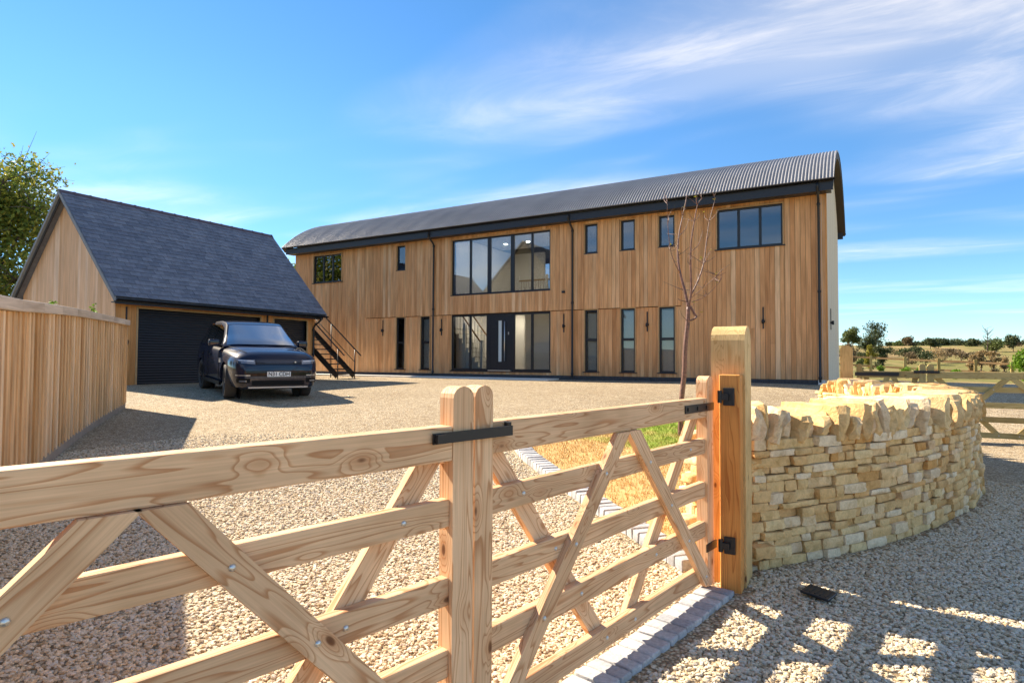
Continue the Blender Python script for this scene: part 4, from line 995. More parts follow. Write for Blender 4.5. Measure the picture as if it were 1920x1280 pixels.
keep = dens > 0; idx = -np.ones(dens.shape, int)
use = np.zeros(dens.shape, bool); use[:-1, :-1] |= keep[:-1, :-1] & keep[1:, :-1] & keep[:-1, 1:] & keep[1:, 1:]
quads = []; vl = []; dl = []
Z = tz(X, Y)
def gv(i, j):
    if idx[i, j] < 0: idx[i, j] = len(vl); vl.append((X[i, j], Y[i, j], Z[i, j] + .003)); dl.append(dens[i, j])
    return int(idx[i, j])
for i, j in zip(*np.nonzero(use)): quads.append((gv(i, j), gv(i, j + 1), gv(i + 1, j + 1), gv(i + 1, j)))
me = bpy.data.meshes.new('gravel_bed'); me.from_pydata(vl, [], quads); at_ = me.attributes.new('dens', 'FLOAT', 'POINT'); at_.data.foreach_set('value', dl); me.update()
def pebble_mat():
    m, t, b = material('gravel_stone'); b.inputs['Roughness'].default_value = .8; b.inputs['Specular IOR Level'].default_value = .25
    r = N(t, 'ShaderNodeObjectInfo').outputs['Random']; c = ramp(t, r, GRAVEL_TONES); g = N(t, 'ShaderNodeNewGeometry')
    n = noise(t, g.outputs['Position'], 120, 3); c = mixc(t, 1.0, c, ramp(t, n, [(.3, (.8, .78, .75)), (.7, (1.12, 1.12, 1.12))]), 'MULTIPLY'); t.links.new(c, b.inputs['Base Color']); return m
M_peb = pebble_mat()
ng = bpy.data.node_groups.new('scatter_stones', 'GeometryNodeTree')
ng.interface.new_socket('Geometry', in_out='INPUT', socket_type='NodeSocketGeometry'); ng.interface.new_socket('Geometry', in_out='OUTPUT', socket_type='NodeSocketGeometry')
gi, go = ng.nodes.new('NodeGroupInput'), ng.nodes.new('NodeGroupOutput'); Lk = ng.links.new
na = ng.nodes.new('GeometryNodeInputNamedAttribute'); na.data_type = 'FLOAT'; na.inputs['Name'].default_value = 'dens'
mu_ = ng.nodes.new('ShaderNodeMath'); mu_.operation = 'MULTIPLY'; mu_.inputs[1].default_value = 2400; Lk(na.outputs['Attribute'], mu_.inputs[0])
dp = ng.nodes.new('GeometryNodeDistributePointsOnFaces'); Lk(gi.outputs[0], dp.inputs['Mesh']); Lk(mu_.outputs[0], dp.inputs['Density'])
jn = ng.nodes.new('GeometryNodeJoinGeometry')
pebs = []
for k in range(6):
    v, f = stone_variant(200 + k, 2, 2, 2, 3.2, .24, .10); pm = mk(v, f, False, M_peb); po = bpy.data.objects.new('pebble_source', pm); pebs.append(pm)
    ms = ng.nodes.new('GeometryNodeObjectInfo'); ms.inputs['Object'].default_value = po; ms.inputs['As Instance'].default_value = True; Lk(ms.outputs['Geometry'], jn.inputs[0])
ip = ng.nodes.new('GeometryNodeInstanceOnPoints'); Lk(dp.outputs['Points'], ip.inputs['Points']); Lk(jn.outputs[0], ip.inputs['Instance']); ip.inputs['Pick Instance'].default_value = True
rv = ng.nodes.new('FunctionNodeRandomValue'); rv.data_type = 'FLOAT_VECTOR'; rv.inputs[0].default_value = (-.35, -.35, 0); rv.inputs[1].default_value = (.35, .35, 6.283); Lk(rv.outputs[0], ip.inputs['Rotation'])
rs = ng.nodes.new('FunctionNodeRandomValue'); rs.data_type = 'FLOAT_VECTOR'; rs.inputs[0].default_value = (.012, .010, .007); rs.inputs[1].default_value = (.036, .027, .019); rs.inputs['Seed'].default_value = 7; Lk(rs.outputs[0], ip.inputs['Scale'])
Lk(ip.outputs[0], go.inputs[0])
gs = add('gravel_stones', me, M_peb, kind='stuff'); md = gs.modifiers.new('scatter', 'NODES'); md.node_group = ng
tag(gs, 'loose pale limestone gravel covering the drive near the gates', 'gravel')

# ---------------------------------------------------------------- parked car
def paint():
    m, t, b = material('navy_paint'); b.inputs['Base Color'].default_value = (.004, .0075, .025, 1); b.inputs['Roughness'].default_value = .4; b.inputs['Specular IOR Level'].default_value = .05
    b.inputs['Coat Weight'].default_value = .9; b.inputs['Coat Roughness'].default_value = .02; return m
M_paint = paint(); M_tyre = simple('tyre_rubber', (.035, .033, .032), .85, var=.2, vscale=20); M_rim = simple('alloy_rim', (.10, .10, .11), .3, .8); M_trim = simple('black_trim', (.006, .006, .007), .55, spec=.12)
M_screen = glass('car_glass', (.10, .12, .13), 8.0); M_lamp = simple('lamp_lens', (.18, .20, .24), .08, .4); M_plate = simple('white_plate', (.80, .80, .78), .45); M_text = simple('plate_text', (.01, .01, .012), .5); M_silver = simple('satin_silver', (.42, .42, .43), .35, .7)
fw1, fw2 = Vector((-12.26, 8.72)), Vector((-11.5, 10.45))
yaw = R(-24.1); xh = Vector((math.cos(yaw), math.sin(yaw), 0)); yh = Vector((-math.sin(yaw), math.cos(yaw), 0))
org = Vector((-13.30, 10.12, 0)); AXF, AXR, TRK = 1.50, -1.497, .855
zf = (gz(*(org + xh * AXF - yh * TRK).to_2d()) + gz(*(org + xh * AXF + yh * TRK).to_2d())) / 2; zr = (gz(*(org + xh * AXR - yh * TRK).to_2d()) + gz(*(org + xh * AXR + yh * TRK).to_2d())) / 2
pit = math.atan2(zf - zr, AXF - AXR); org.z = zf - AXF * math.tan(pit) + .0
CM_ = Matrix.Translation(org) @ Matrix.Rotation(yaw, 4, 'Z') @ Matrix.Rotation(-pit, 4, 'Y') @ Matrix.Diagonal((.97, .965, .985, 1))
car = add('parked_car', None, M=CM_); tag(car, 'dark navy luxury off-road car parked before the garage doors', 'car')
def loft(st, prof, smooth=True, cap=True):
    """st: stations of x; prof(x) -> half section [(y,z)...] bottom centre to top centre"""
    V, F = [], []; m = None
    for x in st:
        h = prof(x); full = h + [(-y, z) for y, z in reversed(h[1:-1])]; m = len(full); V += [(x, y, z) for y, z in full]
    for i in range(len(st) - 1):
        for k in range(m): k2 = (k + 1) % m; F.append((i * m + k, i * m + k2, (i + 1) * m + k2, (i + 1) * m + k))
    if cap: F += [tuple(reversed(range(m))), tuple((len(st) - 1) * m + k for k in range(m))]
    return V, F
def interp(x, tab):
    for (a, va), (b, vb) in zip(tab, tab[1:]):
        if a <= x <= b: t = (x - a) / (b - a); t = t * t * (3 - 2 * t) * .35 + t * .65; return va + (vb - va) * t
    return tab[0][1] if x < tab[0][0] else tab[-1][1]
Wt = [(-2.53, .78), (-2.44, .90), (-2.2, .965), (-1.5, .995), (0, 1.0), (1.5, .995), (1.95, .975), (2.2, .93), (2.34, .86), (2.42, .74)]
ZBt = [(-2.53, .42), (-2.2, .30), (-1.5, .25), (1.5, .25), (2.2, .24), (2.42, .27)]
ZEt = [(-2.53, 1.02), (-2.2, 1.12), (-1, 1.13), (.6, 1.09), (1.5, 1.03), (2.1, .97), (2.3, .915), (2.38, .83), (2.42, .70)]
ZTt = [(-2.53, 1.10), (-2.3, 1.2), (-1, 1.2), (.8, 1.18), (1.0, 1.185), (1.6, 1.155), (2.1, 1.10), (2.25, 1.055), (2.34, .99), (2.39, .90), (2.42, .77)]
def bsec(x):
    w, zb_, ze, zt_ = interp(x, Wt), interp(x, ZBt), interp(x, ZEt), interp(x, ZTt)
    return [(0, zb_), (.80 * w, zb_), (.93 * w, zb_ + .06), (.985 * w, zb_ + .2), (w, zb_ + .40), (.995 * w, ze - .16), (.965 * w, ze - .03), (.90 * w, ze + .035), (.72 * w, zt_ - .02), (.4 * w, zt_ - .002), (0, zt_)]
stn = [-2.53, -2.5, -2.44, -2.34, -2.2, -2.0, -1.75, -1.5, -1.2, -.8, -.4, 0, .4, .8, 1.0, 1.2, 1.5, 1.75, 1.95, 2.1, 2.2, 2.28, 2.34, 2.38, 2.41, 2.42]
V, F = loft(stn, bsec); bme_ = mk(V, F, True); bo = bpy.data.objects.new('tmp_body', bme_); col.objects.link(bo)
cutters = []
for ax in (AXF, AXR):
    for sd in (-1, 1):
        c_ = MB().tube([(ax, sd * .66, .385), (ax, sd * 1.2, .385)], .445, 28).mesh(); co = bpy.data.objects.new('tmp_cut', c_); col.objects.link(co); cutters.append(co); bmz = bmesh.new(); bmz.from_mesh(c_); bmesh.ops.recalc_face_normals(bmz, faces=bmz.faces[:]); bmz.to_mesh(c_); bmz.free()
bmz = bmesh.new(); bmz.from_mesh(bme_); bmesh.ops.recalc_face_normals(bmz, faces=bmz.faces[:]); bmz.to_mesh(bme_); bmz.free()
for co in cutters: m_ = bo.modifiers.new('b', 'BOOLEAN'); m_.operation = 'DIFFERENCE'; m_.solver = 'EXACT'; m_.object = co
bpy.context.view_layer.update(); dg = bpy.context.evaluated_depsgraph_get(); nb = bpy.data.meshes.new_from_object(bo.evaluated_get(dg))
for o in cutters + [bo]: bpy.data.objects.remove(o)
nb.materials.clear(); nb.set_sharp_from_angle(angle=R(40))
body = add('body', nb, M_paint, car, CM_)
# cabin
PT = [(1.02, 1.175), (.86, 1.30), (.22, 1.70), (.0, 1.765), (-.6, 1.815), (-1.3, 1.805), (-1.95, 1.745), (-2.1, 1.66), (-2.40, 1.18)]
PT_ = sorted(PT)
def ctop(x):
    for (a, va), (b, vb) in zip(PT_, PT_[1:]):
        if a <= x <= b: return va + (vb - va) * (x - a) / (b - a)
    return 1.175
def cw(z): return .885 - .215 * max(0, min(1, (z - 1.17) / .62))
def bow(x, y): return x - .15 * (abs(y) / .85) ** 2 * max(0, min(1, (x + .3) / .9)) + .10 * (abs(y) / .85) ** 2 * max(0, min(1, (-x - 1.5) / .6))
def csec(x):
    zt_ = ctop(x); wr = cw(zt_ - .05); e = min(.07, max(.004, (zt_ - 1.165) * .3))
    return [(0, 1.13), (.86, 1.13), (.885, 1.165), ((cw(1.165 + (zt_ - e - 1.165) * .5)), 1.165 + (zt_ - e - 1.165) * .5), (wr, zt_ - e), (wr * .94, zt_ - e * .3), (wr * .6, zt_ - .006), (0, zt_)]
cst = [-2.40, -2.3, -2.2, -2.1, -2.02, -1.95, -1.8, -1.6, -1.3, -1, -.6, -.3, 0, .11, .22, .38, .54, .7, .86, .95, 1.02]
V, F = loft(cst, csec); V = [(bow(x, y), y, z) for x, y, z in V]; me = mk(V, F, True); bmz = bmesh.new(); bmz.from_mesh(me); bmesh.ops.recalc_face_normals(bmz, faces=bmz.faces[:]); bmz.to_mesh(me); bmz.free(); me.set_sharp_from_angle(angle=R(35))
add('cabin', me, M_paint, car, CM_)
def patch_mesh(fn, nu_, nv_, th=.012):
    V = [fn(i / nu_, j / nv_) for j in range(nv_ + 1) for i in range(nu_ + 1)]; F = [(j * (nu_ + 1) + i, j * (nu_ + 1) + i + 1, (j + 1) * (nu_ + 1) + i + 1, (j + 1) * (nu_ + 1) + i) for j in range(nv_) for i in range(nu_)]
    return mk(V, F, True)
def ws(u, v):
    x = .965 + (.235 - .965) * v; z = ctop(x); y = (u * 2 - 1) * (cw(z) - .055 - .01 * v); q = abs(y) / cw(z)
    return (bow(x, y) + .014, y, z - .004 * q + .010 - (.03 * max(0, q - .75) / .25))
add('windscreen', patch_mesh(ws, 14, 10), M_screen, car, CM_)
def sidewin(sd, xa, xb):
    def f(u, v):
        x = xa + (xb - xa) * u; zt_ = ctop(x) - .10; zt_ = min(zt_, 1.70); z = 1.20 + (max(zt_, 1.22) - 1.20) * v; return (bow(x, .8), sd * (cw(z) + .012), z)
    return f
for sd in (-1, 1):
    for xa, xb in ((.62, -.42), (-.48, -1.42), (-1.48, -2.05)): add('side_window', patch_mesh(sidewin(sd, xa, xb), 8, 4), M_screen, car, CM_)
def nose(y):      # front x for a given |y| at bumper height
    a = abs(y)
    for (x0, w0), (x1, w1) in zip(Wt[5:], Wt[6:]):
        if w1 <= a <= w0: return x0 + (x1 - x0) * (w0 - a) / (w0 - w1 + 1e-9)
    return 2.42 if a < .74 else 1.9
def nback(z): return 0 if z < .74 else .05 * (z - .74) / .16 if z < .90 else .05 + .09 * (z - .90) / .1
def face(y0, y1, z0, z1, off=.012, rake=0.0, sl0=0, sl1=0):
    def f(u, v): y = y0 + (y1 - y0) * u; lo, hi = z0 + sl0 * u, z1 + sl1 * u; z = lo + (hi - lo) * v; return (nose(y / .985) + off - nback(z), y, z)
    return f
add('grille', patch_mesh(face(-.50, .50, .80, .915, .012, .01), 12, 2), M_trim, car, CM_)
for sd in (-1, 1):
    add('headlight', patch_mesh(face(sd * .52, sd * .90, .815, .905, .014, .012, .02, .012), 10, 3), M_lamp, car, CM_)
    add('bumper_vent', patch_mesh(face(sd * .62, sd * .88, .40, .50, .012), 8, 2), M_trim, car, CM_); add('vent_blade', patch_mesh(face(sd * .62, sd * .90, .555, .575, .018), 8, 1), M_silver, car, CM_)
add('lower_intake', patch_mesh(face(-.58, .58, .34, .45, .012), 10, 2), M_trim, car, CM_); add('skid_strip', patch_mesh(face(-.66, .66, .285, .31, .016), 10, 1), M_silver, car, CM_)
for k in range(3): add('grille_bar', patch_mesh(face(-.49, .49, .822 + k * .03, .832 + k * .03, .02, .01), 12, 1), M_rim, car, CM_)
M_drl = simple('lamp_reflector', (.72, .75, .80), .15, .3)
for sd in (-1, 1):
    add('daytime_lamp', patch_mesh(face(sd * .55, sd * .86, .872, .886, .02, 0, .018, .018), 8, 1), M_drl, car, CM_)
    add('fog_lamp', patch_mesh(face(sd * .70, sd * .84, .425, .455, .018), 4, 1), M_lamp, car, CM_)
    add('side_vent', boxm(.98, 1.14, min(sd * .995, sd * 1.004), max(sd * .995, sd * 1.004), .80, .90), M_silver, car, CM_)
    for xd in (.93, -.42, -1.12):                                            # door shut lines
        add('shut_line', boxm(xd - .006, xd + .006, min(sd * .99, sd * 1.0035), max(sd * .99, sd * 1.0035), .42, 1.04), M_trim, car, CM_)
    for xd in (.0, -1.0): add('door_handle', boxm(xd - .28, xd - .06, min(sd * .985, sd * 1.004), max(sd * .985, sd * 1.004), .945, .975), M_trim, car, CM_)
    add('bonnet_line', MB().tube([(1.05, sd * .80, bsec(1.05)[8][1] + .006), (1.6, sd * .76, 1.147), (2.05, sd * .72, 1.088), (2.2, sd * .66, 1.062)], .006, 5).mesh(), M_trim, car, CM_)
add('bonnet_line', patch_mesh(face(-.7, .7, .935, .943, .014), 12, 1), M_trim, car, CM_)
for k in (0, 1): add('wiper', MB().tube([(bow(.98, .1) + .01, .55 - k * .55, 1.19), (bow(.93, .3) + .02, .15 - k * .45, 1.235)], .008, 5).mesh(), M_trim, car, CM_)
for k in (-1, 1):
    add('seat', bevel(boxm(-.25, -.05, k * .4 - .24, k * .4 + .24, .9, 1.38), .05, 2), M_trim, car, CM_); add('headrest', bevel(boxm(-.27, -.16, k * .4 - .13, k * .4 + .13, 1.41, 1.58), .03, 2), M_trim, car, CM_)
add('rear_view_mirror', boxm(.30, .33, -.11, .11, 1.55, 1.61), M_trim, car, CM_)
add('badge', MB().tube([(2.434, .36, .86), (2.44, .36, .86)], .02, 12).mesh(), M_silver, car, CM_)
pl_ = add('number_plate', boxm(2.432, 2.446, -.26, .26, .535, .646), M_plate, car, CM_)
fc_ = bpy.data.curves.new('plate_text', 'FONT'); fc_.body = 'N31 CDH'; fc_.size = .122; fc_.offset = .0025; fc_.align_x = 'CENTER'; fc_.align_y = 'CENTER'; fc_.extrude = .0015; to = bpy.data.objects.new('tmp_text', fc_); col.objects.link(to)
bpy.context.view_layer.update(); tm = bpy.data.meshes.new_from_object(to.evaluated_get(bpy.context.evaluated_depsgraph_get())); bpy.data.objects.remove(to); tm.materials.clear()
add('registration', tm, M_text, pl_, CM_ @ Matrix(((0, 0, 1, 2.4485), (1, 0, 0, 0), (0, 1, 0, .59), (0, 0, 0, 1))) @ Matrix.Scale(.92, 4, (1, 0, 0)))
def wheel_mesh():
    mb = MB(); n = 32; prof = [(.225, -.10), (.30, -.12), (.365, -.125), (.385, -.10), (.388, 0), (.385, .10), (.365, .125), (.30, .12), (.285, .10)]
    for r_, y in prof:
        for k in range(n): a = 2 * math.pi * k / n; mb.v.append((r_ * math.cos(a), y, r_ * math.sin(a)))
    for j in range(len(prof) - 1):
        for k in range(n): mb.f.append((j * n + k, (j + 1) * n + k, (j + 1) * n + (k + 1) % n, j * n + (k + 1) % n))
    return mb.mesh(True)
def rim_mesh():
    mb = MB(); n = 32
    for r_, y in ((.285, .105), (.265, .10), (.26, -.05)):
        for k in range(n): a = 2 * math.pi * k / n; mb.v.append((r_ * math.cos(a), y, r_ * math.sin(a)))
    for j in range(2):
        for k in range(n): mb.f.append((j * n + k, (j + 1) * n + k, (j + 1) * n + (k + 1) % n, j * n + (k + 1) % n))
    mb.f.append(tuple(2 * n + k for k in range(n)))
    for k in range(5):
        a = 2 * math.pi * k / 5
        for da in (-.16, .16):
            Mx = Matrix.Rotation(-(a + da), 4, 'Y'); mb.add(bv(.03, .27, .06, .095, -.018, .018), BF, Mx)
    mb.tube([(0, .05, 0), (0, .10, 0)], .05, 12); return mb.mesh()
tyre_me, rim_me = wheel_mesh(), rim_mesh(); rotor = MB()
for ax, steer in ((AXF, R(-7)), (AXR, 0)):
    for sd in (-1, 1):
        Mw = CM_ @ Matrix.Translation((ax, sd * .855, .388)) @ Matrix.Rotation(steer, 4, 'Z') @ (Matrix.Rotation(math.pi, 4, 'Z') if sd < 0 else Matrix())
        w_ = add('wheel', tyre_me, M_tyre, car, Mw); add('rim', rim_me, M_rim, w_, Mw)
        add('wheel_arch_liner', MB().tube([(ax, sd * .67, .385), (ax, sd * .675, .385)], .44, 24).mesh(), M_tyre, car, CM_)
for sd in (-1, 1):
    me = bevel(boxm(-.09, .09, -.12, .12, -.075, .085), .04, 3); me.polygons.foreach_set('use_smooth', [True] * len(me.polygons)); me.materials.append(M_paint)
    add('door_mirror', me, None, car, CM_ @ Matrix.Translation((.62, sd * 1.06, 1.24))); add('mirror_arm', MB().tube([(.62, sd * .86, 1.16), (.62, sd * 1.0, 1.2)], .03, 8).mesh(), M_trim, car, CM_)
    add('sill_trim', boxm(-1.05, 1.05, min(sd * .955, sd * 1.0), max(sd * .955, sd * 1.0), .27, .36), M_trim, car, CM_)

# ---------------------------------------------------------------- vegetation
def leaf_mat(name, tones, tr=.35):
    m = bpy.data.materials.new(name); m.use_nodes = True; t = m.node_tree; b = t.nodes['Principled BSDF']; b.inputs['Roughness'].default_value = .6; b.inputs['Specular IOR Level'].default_value = .3
    g = N(t, 'ShaderNodeNewGeometry'); c = ramp(t, g.outputs['Random Per Island'], [(i / (len(tones) - 1), c_) for i, c_ in enumerate(tones)]); t.links.new(c, b.inputs['Base Color'])
    tl = N(t, 'ShaderNodeBsdfTranslucent'); t.links.new(c, tl.inputs[0]); mx_ = N(t, 'ShaderNodeMixShader', i_0=tr); out = [n for n in t.nodes if n.type == 'OUTPUT_MATERIAL'][0]
    t.links.new(b.outputs[0], mx_.inputs[1]); t.links.new(tl.outputs[0], mx_.inputs[2]); t.links.new(mx_.outputs[0], out.inputs[0]); return m
M_bark = simple('bark', (.085, .065, .048), .95, var=.35, vscale=12, bstr=.5)
def crown_mesh(lobes, n, size, seed, shell=.55, flat=.75):
    """lobes: (x,y,z,rx,ry,rz) ellipsoids; leaves are small rhombi spread through them"""
    rg = np.random.default_rng(seed); vol = np.array([l[3] * l[4] * l[5] for l in lobes]) ** .8; pick = rg.choice(len(lobes), n, p=vol / vol.sum()); L = np.array(lobes)[pick]
    d = rg.normal(size=(n, 3)); d /= np.linalg.norm(d, axis=1)[:, None]; r = rg.random(n) ** (1 / 3 * shell + .12); r *= 1 + .16 * rg.normal(size=n)
    c = L[:, :3] + d * r[:, None] * L[:, 3:6]
    a = rg.normal(size=(n, 3)); a /= np.linalg.norm(a, axis=1)[:, None]; b = np.cross(a, rg.normal(size=(n, 3))); b /= np.linalg.norm(b, axis=1)[:, None]
    s = size * rg.uniform(.6, 1.4, n)[:, None]; v = np.stack([c - a * s, c + b * s * .5, c + a * s, c - b * s * .5], 1).reshape(-1, 3)
    me = bpy.data.meshes.new('crown'); me.from_pydata(v.tolist(), [], [(4 * i, 4 * i + 1, 4 * i + 2, 4 * i + 3) for i in range(n)]); me.update(); return me
def tree(name, base, h, rad, label, mat, cat='tree', n=2500, leaf=.16, seed=0, lobes=9, trunk=.16, group=None, crown_from=.3, twigs=0, squash=1.0):
    rnd = random.Random(seed); base = Vector(base); rt = root(name, base, label, cat, group)
    L = []; mbt = MB(); top = base + UPZ * h * .72
    mbt.tube([base - UPZ * .3, base + UPZ * h * .25 + Vector((rnd.uniform(-.1, .1) * rad, 0, 0)), top], [trunk, trunk * .75, trunk * .2], 8)
    for i in range(lobes):
        a = rnd.uniform(0, 6.283); rr = rad * rnd.uniform(.15, .72); z = h * rnd.uniform(crown_from + .08, .9); k = 1 - abs(z / h - .55) * .9
        p = base + Vector((math.cos(a) * rr * k, math.sin(a) * rr * k, z)); lr = rad * rnd.uniform(.28, .5); L.append((p.x, p.y, p.z, lr, lr, lr * .8 * squash))
        s_ = base + UPZ * (h * rnd.uniform(.2, .5)); mid = s_.lerp(p, .5) + UPZ * .1 * h * rnd.random(); mbt.tube([s_, mid, p], [trunk * .45, trunk * .28, trunk * .08], 6)
        for q in range(twigs):
            e = p + Vector((rnd.gauss(0, 1), rnd.gauss(0, 1), rnd.gauss(.3, .8))) * lr * .9; mbt.tube([p, p.lerp(e, .5) + UPZ * .1, e], [trunk * .1, trunk * .06, trunk * .02], 4, False)
    L.append((base.x, base.y, base.z + h * .6, rad * .5, rad * .5, h * .22))
    add('trunk', mbt.mesh(True), M_bark, rt); add('crown', crown_mesh(L, n, leaf, seed), mat, rt); return rt
M_leaf_oak = leaf_mat('tree_leaves', [(.07, .11, .02), (.12, .17, .03), (.17, .23, .04), (.26, .28, .05), (.34, .30, .06)])
M_leaf_dark = leaf_mat('dark_leaves', [(.03, .045, .018), (.045, .065, .022), (.065, .085, .028), (.085, .105, .038)], .2)
M_leaf_olive = leaf_mat('olive_leaves', [(.07, .10, .024), (.11, .14, .04), (.15, .18, .06)], .25)
M_leaf_yel = leaf_mat('yellow_leaves', [(.13, .15, .02), (.24, .22, .03), (.34, .27, .04), (.10, .13, .02)])
M_leaf_green = leaf_mat('bright_leaves', [(.07, .15, .015), (.12, .24, .02), (.18, .32, .03)])
M_leaf_tan = leaf_mat('tan_leaves', [(.26, .17, .08), (.36, .25, .12), (.45, .33, .18), (.30, .22, .10)])
M_leaf_rust = leaf_mat('rust_leaves', [(.12, .08, .04), (.17, .12, .06), (.09, .07, .03)], .2)
# tall tree behind the garage
q = at_d(-38, 600, 27); bz = .7
tree('broadleaf_tree', (q.x, q.y, bz), 10.6, 4.1, 'tall broadleaf tree with thinning crown behind the slate-roofed garage', M_leaf_oak, n=21000, leaf=.10, seed=3, lobes=22, trunk=.24, crown_from=.12, twigs=9)
q = at_d(545, 520, 46); tree('broadleaf_tree', (q.x, q.y, .9), 8.2, 2.4, 'treetop showing between the slate garage roof and the barn house', M_leaf_oak, n=3500, leaf=.2, seed=8, lobes=8)
rnd_b = random.Random(77)
def far_tree(name, px, ybase, ytop, wpx, d, mat, label, n=1600, seed=0, cat='tree', lobes=8, leaf=None, crown_from=.25, **kw):
    b = at_d(px, ybase, d); t_ = at_d(px, ytop, d); z = fz(b.x, b.y); h = max(t_.z - z, .5); r_ = wpx / 2 / FPX * d
    return tree(name, (b.x, b.y, z), h, r_, label, mat, cat, n, leaf or max(.05, 1.5 / FPX * d * 1.1), seed, lobes, trunk=max(.05, h * .025), crown_from=crown_from, **kw)
far_tree('broadleaf_tree', 1592, 648, 607, 44, 95, M_leaf_olive, 'pale green rounded tree on the rise just past the gable end', 2600, 21)
far_tree('pine_tree', 1640, 652, 604, 52, 85, M_leaf_dark, 'dark open-crowned tree with flat top on the far slope', 2000, 22, lobes=12, crown_from=.2)
far_tree('broadleaf_tree', 1622, 654, 622, 40, 84, M_leaf_dark, 'low dark tree under the flat-topped tree on the slope', 1700, 23, crown_from=.1)
far_tree('broadleaf_tree', 1700, 656, 635, 34, 130, M_leaf_rust, 'brownish low tree on the skyline left of the dark windswept tree', 1200, 24, crown_from=.1)
far_tree('broadleaf_tree', 1745, 660, 630, 36, 115, M_leaf_dark, 'dark windswept tree standing highest in the middle of the skyline', 1500, 25, crown_from=.15)
far_tree('broadleaf_tree', 1768, 660, 638, 42, 125, M_leaf_dark, 'rounded dark tree right of the windswept skyline tree', 1500, 26, crown_from=.1)
far_tree('broadleaf_tree', 1798, 660, 641, 40, 130, M_leaf_dark, 'low dark tree in the gap of the far hedge', 1300, 27, crown_from=.1)
far_tree('broadleaf_tree', 1824, 662, 638, 34, 120, M_leaf_dark, 'dark tree left of the bare tree on the skyline', 1300, 28, crown_from=.1)
far_tree('broadleaf_tree', 1868, 664, 636, 50, 100, M_leaf_olive, 'broad olive tree right of the bare tree on the skyline', 1800, 29, crown_from=.08)
far_tree('broadleaf_tree', 1900, 664, 627, 36, 100, M_leaf_dark, 'tall dark tree behind the bright green hedge', 1600, 30, crown_from=.15)
far_tree('broadleaf_tree', 1935, 664, 634, 40, 105, M_leaf_dark, 'dark tree further along behind the bright green hedge', 1200, 31, crown_from=.15)
far_tree('hedge_bush', 1715, 664, 652, 62, 80, M_leaf_dark, 'long dark hedge bush across the far field', 1500, 32, 'bush', squash=.6, crown_from=.0)
far_tree('hedge_bush', 1780, 666, 655, 56, 80, M_leaf_rust, 'brown hedge bush across the far field', 1400, 33, 'bush', squash=.6, crown_from=.0)
far_tree('hedge_bush', 1600, 662, 645, 44, 70, M_leaf_rust, 'rusty bramble bush by the gable end at the field edge', 1400, 34, 'bush', crown_from=.0)
for i in range(16):
    far_tree('skyline_bush', 1672 + i * 16 + rnd_b.uniform(-5, 5), 660, rnd_b.uniform(641, 651) + (i * .2), rnd_b.uniform(24, 40), rnd_b.uniform(120, 150), [M_leaf_dark, M_leaf_olive, M_leaf_rust, M_leaf_dark][i % 4], 'rounded bush in the hedge line along the far skyline', 700, 100 + i, 'bush', crown_from=.0, lobes=6, group='hedge line along the far skyline')
for i in range(9):
    far_tree('field_bush', 1600 + i * 34 + rnd_b.uniform(-9, 9), 668, rnd_b.uniform(652, 660), rnd_b.uniform(26, 60), rnd_b.uniform(60, 95), [M_leaf_rust, M_leaf_dark, M_leaf_tan][i % 3], 'low scrub bush scattered over the dry field', 700, 130 + i, 'bush', crown_from=.0, lobes=6, squash=.6, group='scrub bushes in the dry field')
far_tree('garden_shrub', 1631, 690, 640, 26, 40, M_leaf_yel, 'yellowing upright shrub behind the post-and-rail fence', 1300, 35, 'shrub', crown_from=.05)
far_tree('garden_shrub', 1656, 692, 648, 34, 40, M_leaf_dark, 'rounded green shrub beside the yellowing shrub', 1500, 36, 'shrub', crown_from=.0)
far_tree('garden_shrub', 1612, 694, 668, 20, 38, M_leaf_olive, 'low olive shrub left of the yellowing shrub', 700, 37, 'shrub', crown_from=.0)
for i, (px, yt, w) in enumerate(((1822, 656, 24), (1840, 652, 28), (1862, 654, 30), (1884, 656, 26))):
    far_tree('reed_clump', px, 698, yt, w, 36, M_leaf_tan, ['low tan reed clump farthest from the green hedge', 'tall tan reed clump second from the low one', 'broad tan reed clump in the middle of the row', 'tan reed clump next to the bright green hedge'][i], 1500, 40 + i, 'reeds', crown_from=.0, group='tan reeds behind the rail fence')
for i, (px, w, t_) in enumerate(((1652, 22, 686), (1700, 26, 688), (1722, 24, 685), (1790, 26, 690))):
    far_tree('low_weed', px, 702, t_, w, 27, M_leaf_green, 'low green weed clump along the rail fence', 350, 50 + i, 'weeds', crown_from=.0, group='green weeds along the rail fence')
q = at_d(1925, 700, 26); tree('laurel_hedge', (q.x, q.y, gz(q.x, q.y) - .1), 1.55, .75, 'bright green leafy hedge end beside the rail fence', M_leaf_green, 'hedge', 2600, .06, 60, 10, .05, crown_from=.0)
# bare young trees
def branch_tree(name, polys, label, mat, leaves=0):
    first = polys[0][0][0]; rt = root(name, first, label, 'tree'); mb = MB()
    for pts, r0, r1 in polys:
        P_ = catmull(pts, 4); n = len(P_); mb.tube(P_, [r0 + (r1 - r0) * i / (n - 1) for i in range(n)], 7)
    add('trunk', mb.mesh(True), mat, rt)
    return rt
def px_line(pts, d, r0, r1, dd=0.0): return ([at_d(a, b, d + dd * i / max(len(pts) - 1, 1)) for i, (a, b) in enumerate(pts)], r0, r1)
M_twig = simple('cherry_bark', (.15, .075, .058), .5, var=.75, vscale=30)
yt = gz(-2.26, 9.06); b0 = at_d(1276, 790, 9.0); b0.z = yt
main = px_line([(1278, 752), (1283, 700), (1285, 650), (1289, 610), (1291, 575)], 9.0, .042, .03); main[0].insert(0, Vector((main[0][0].x - .02, main[0][0].y, yt)))
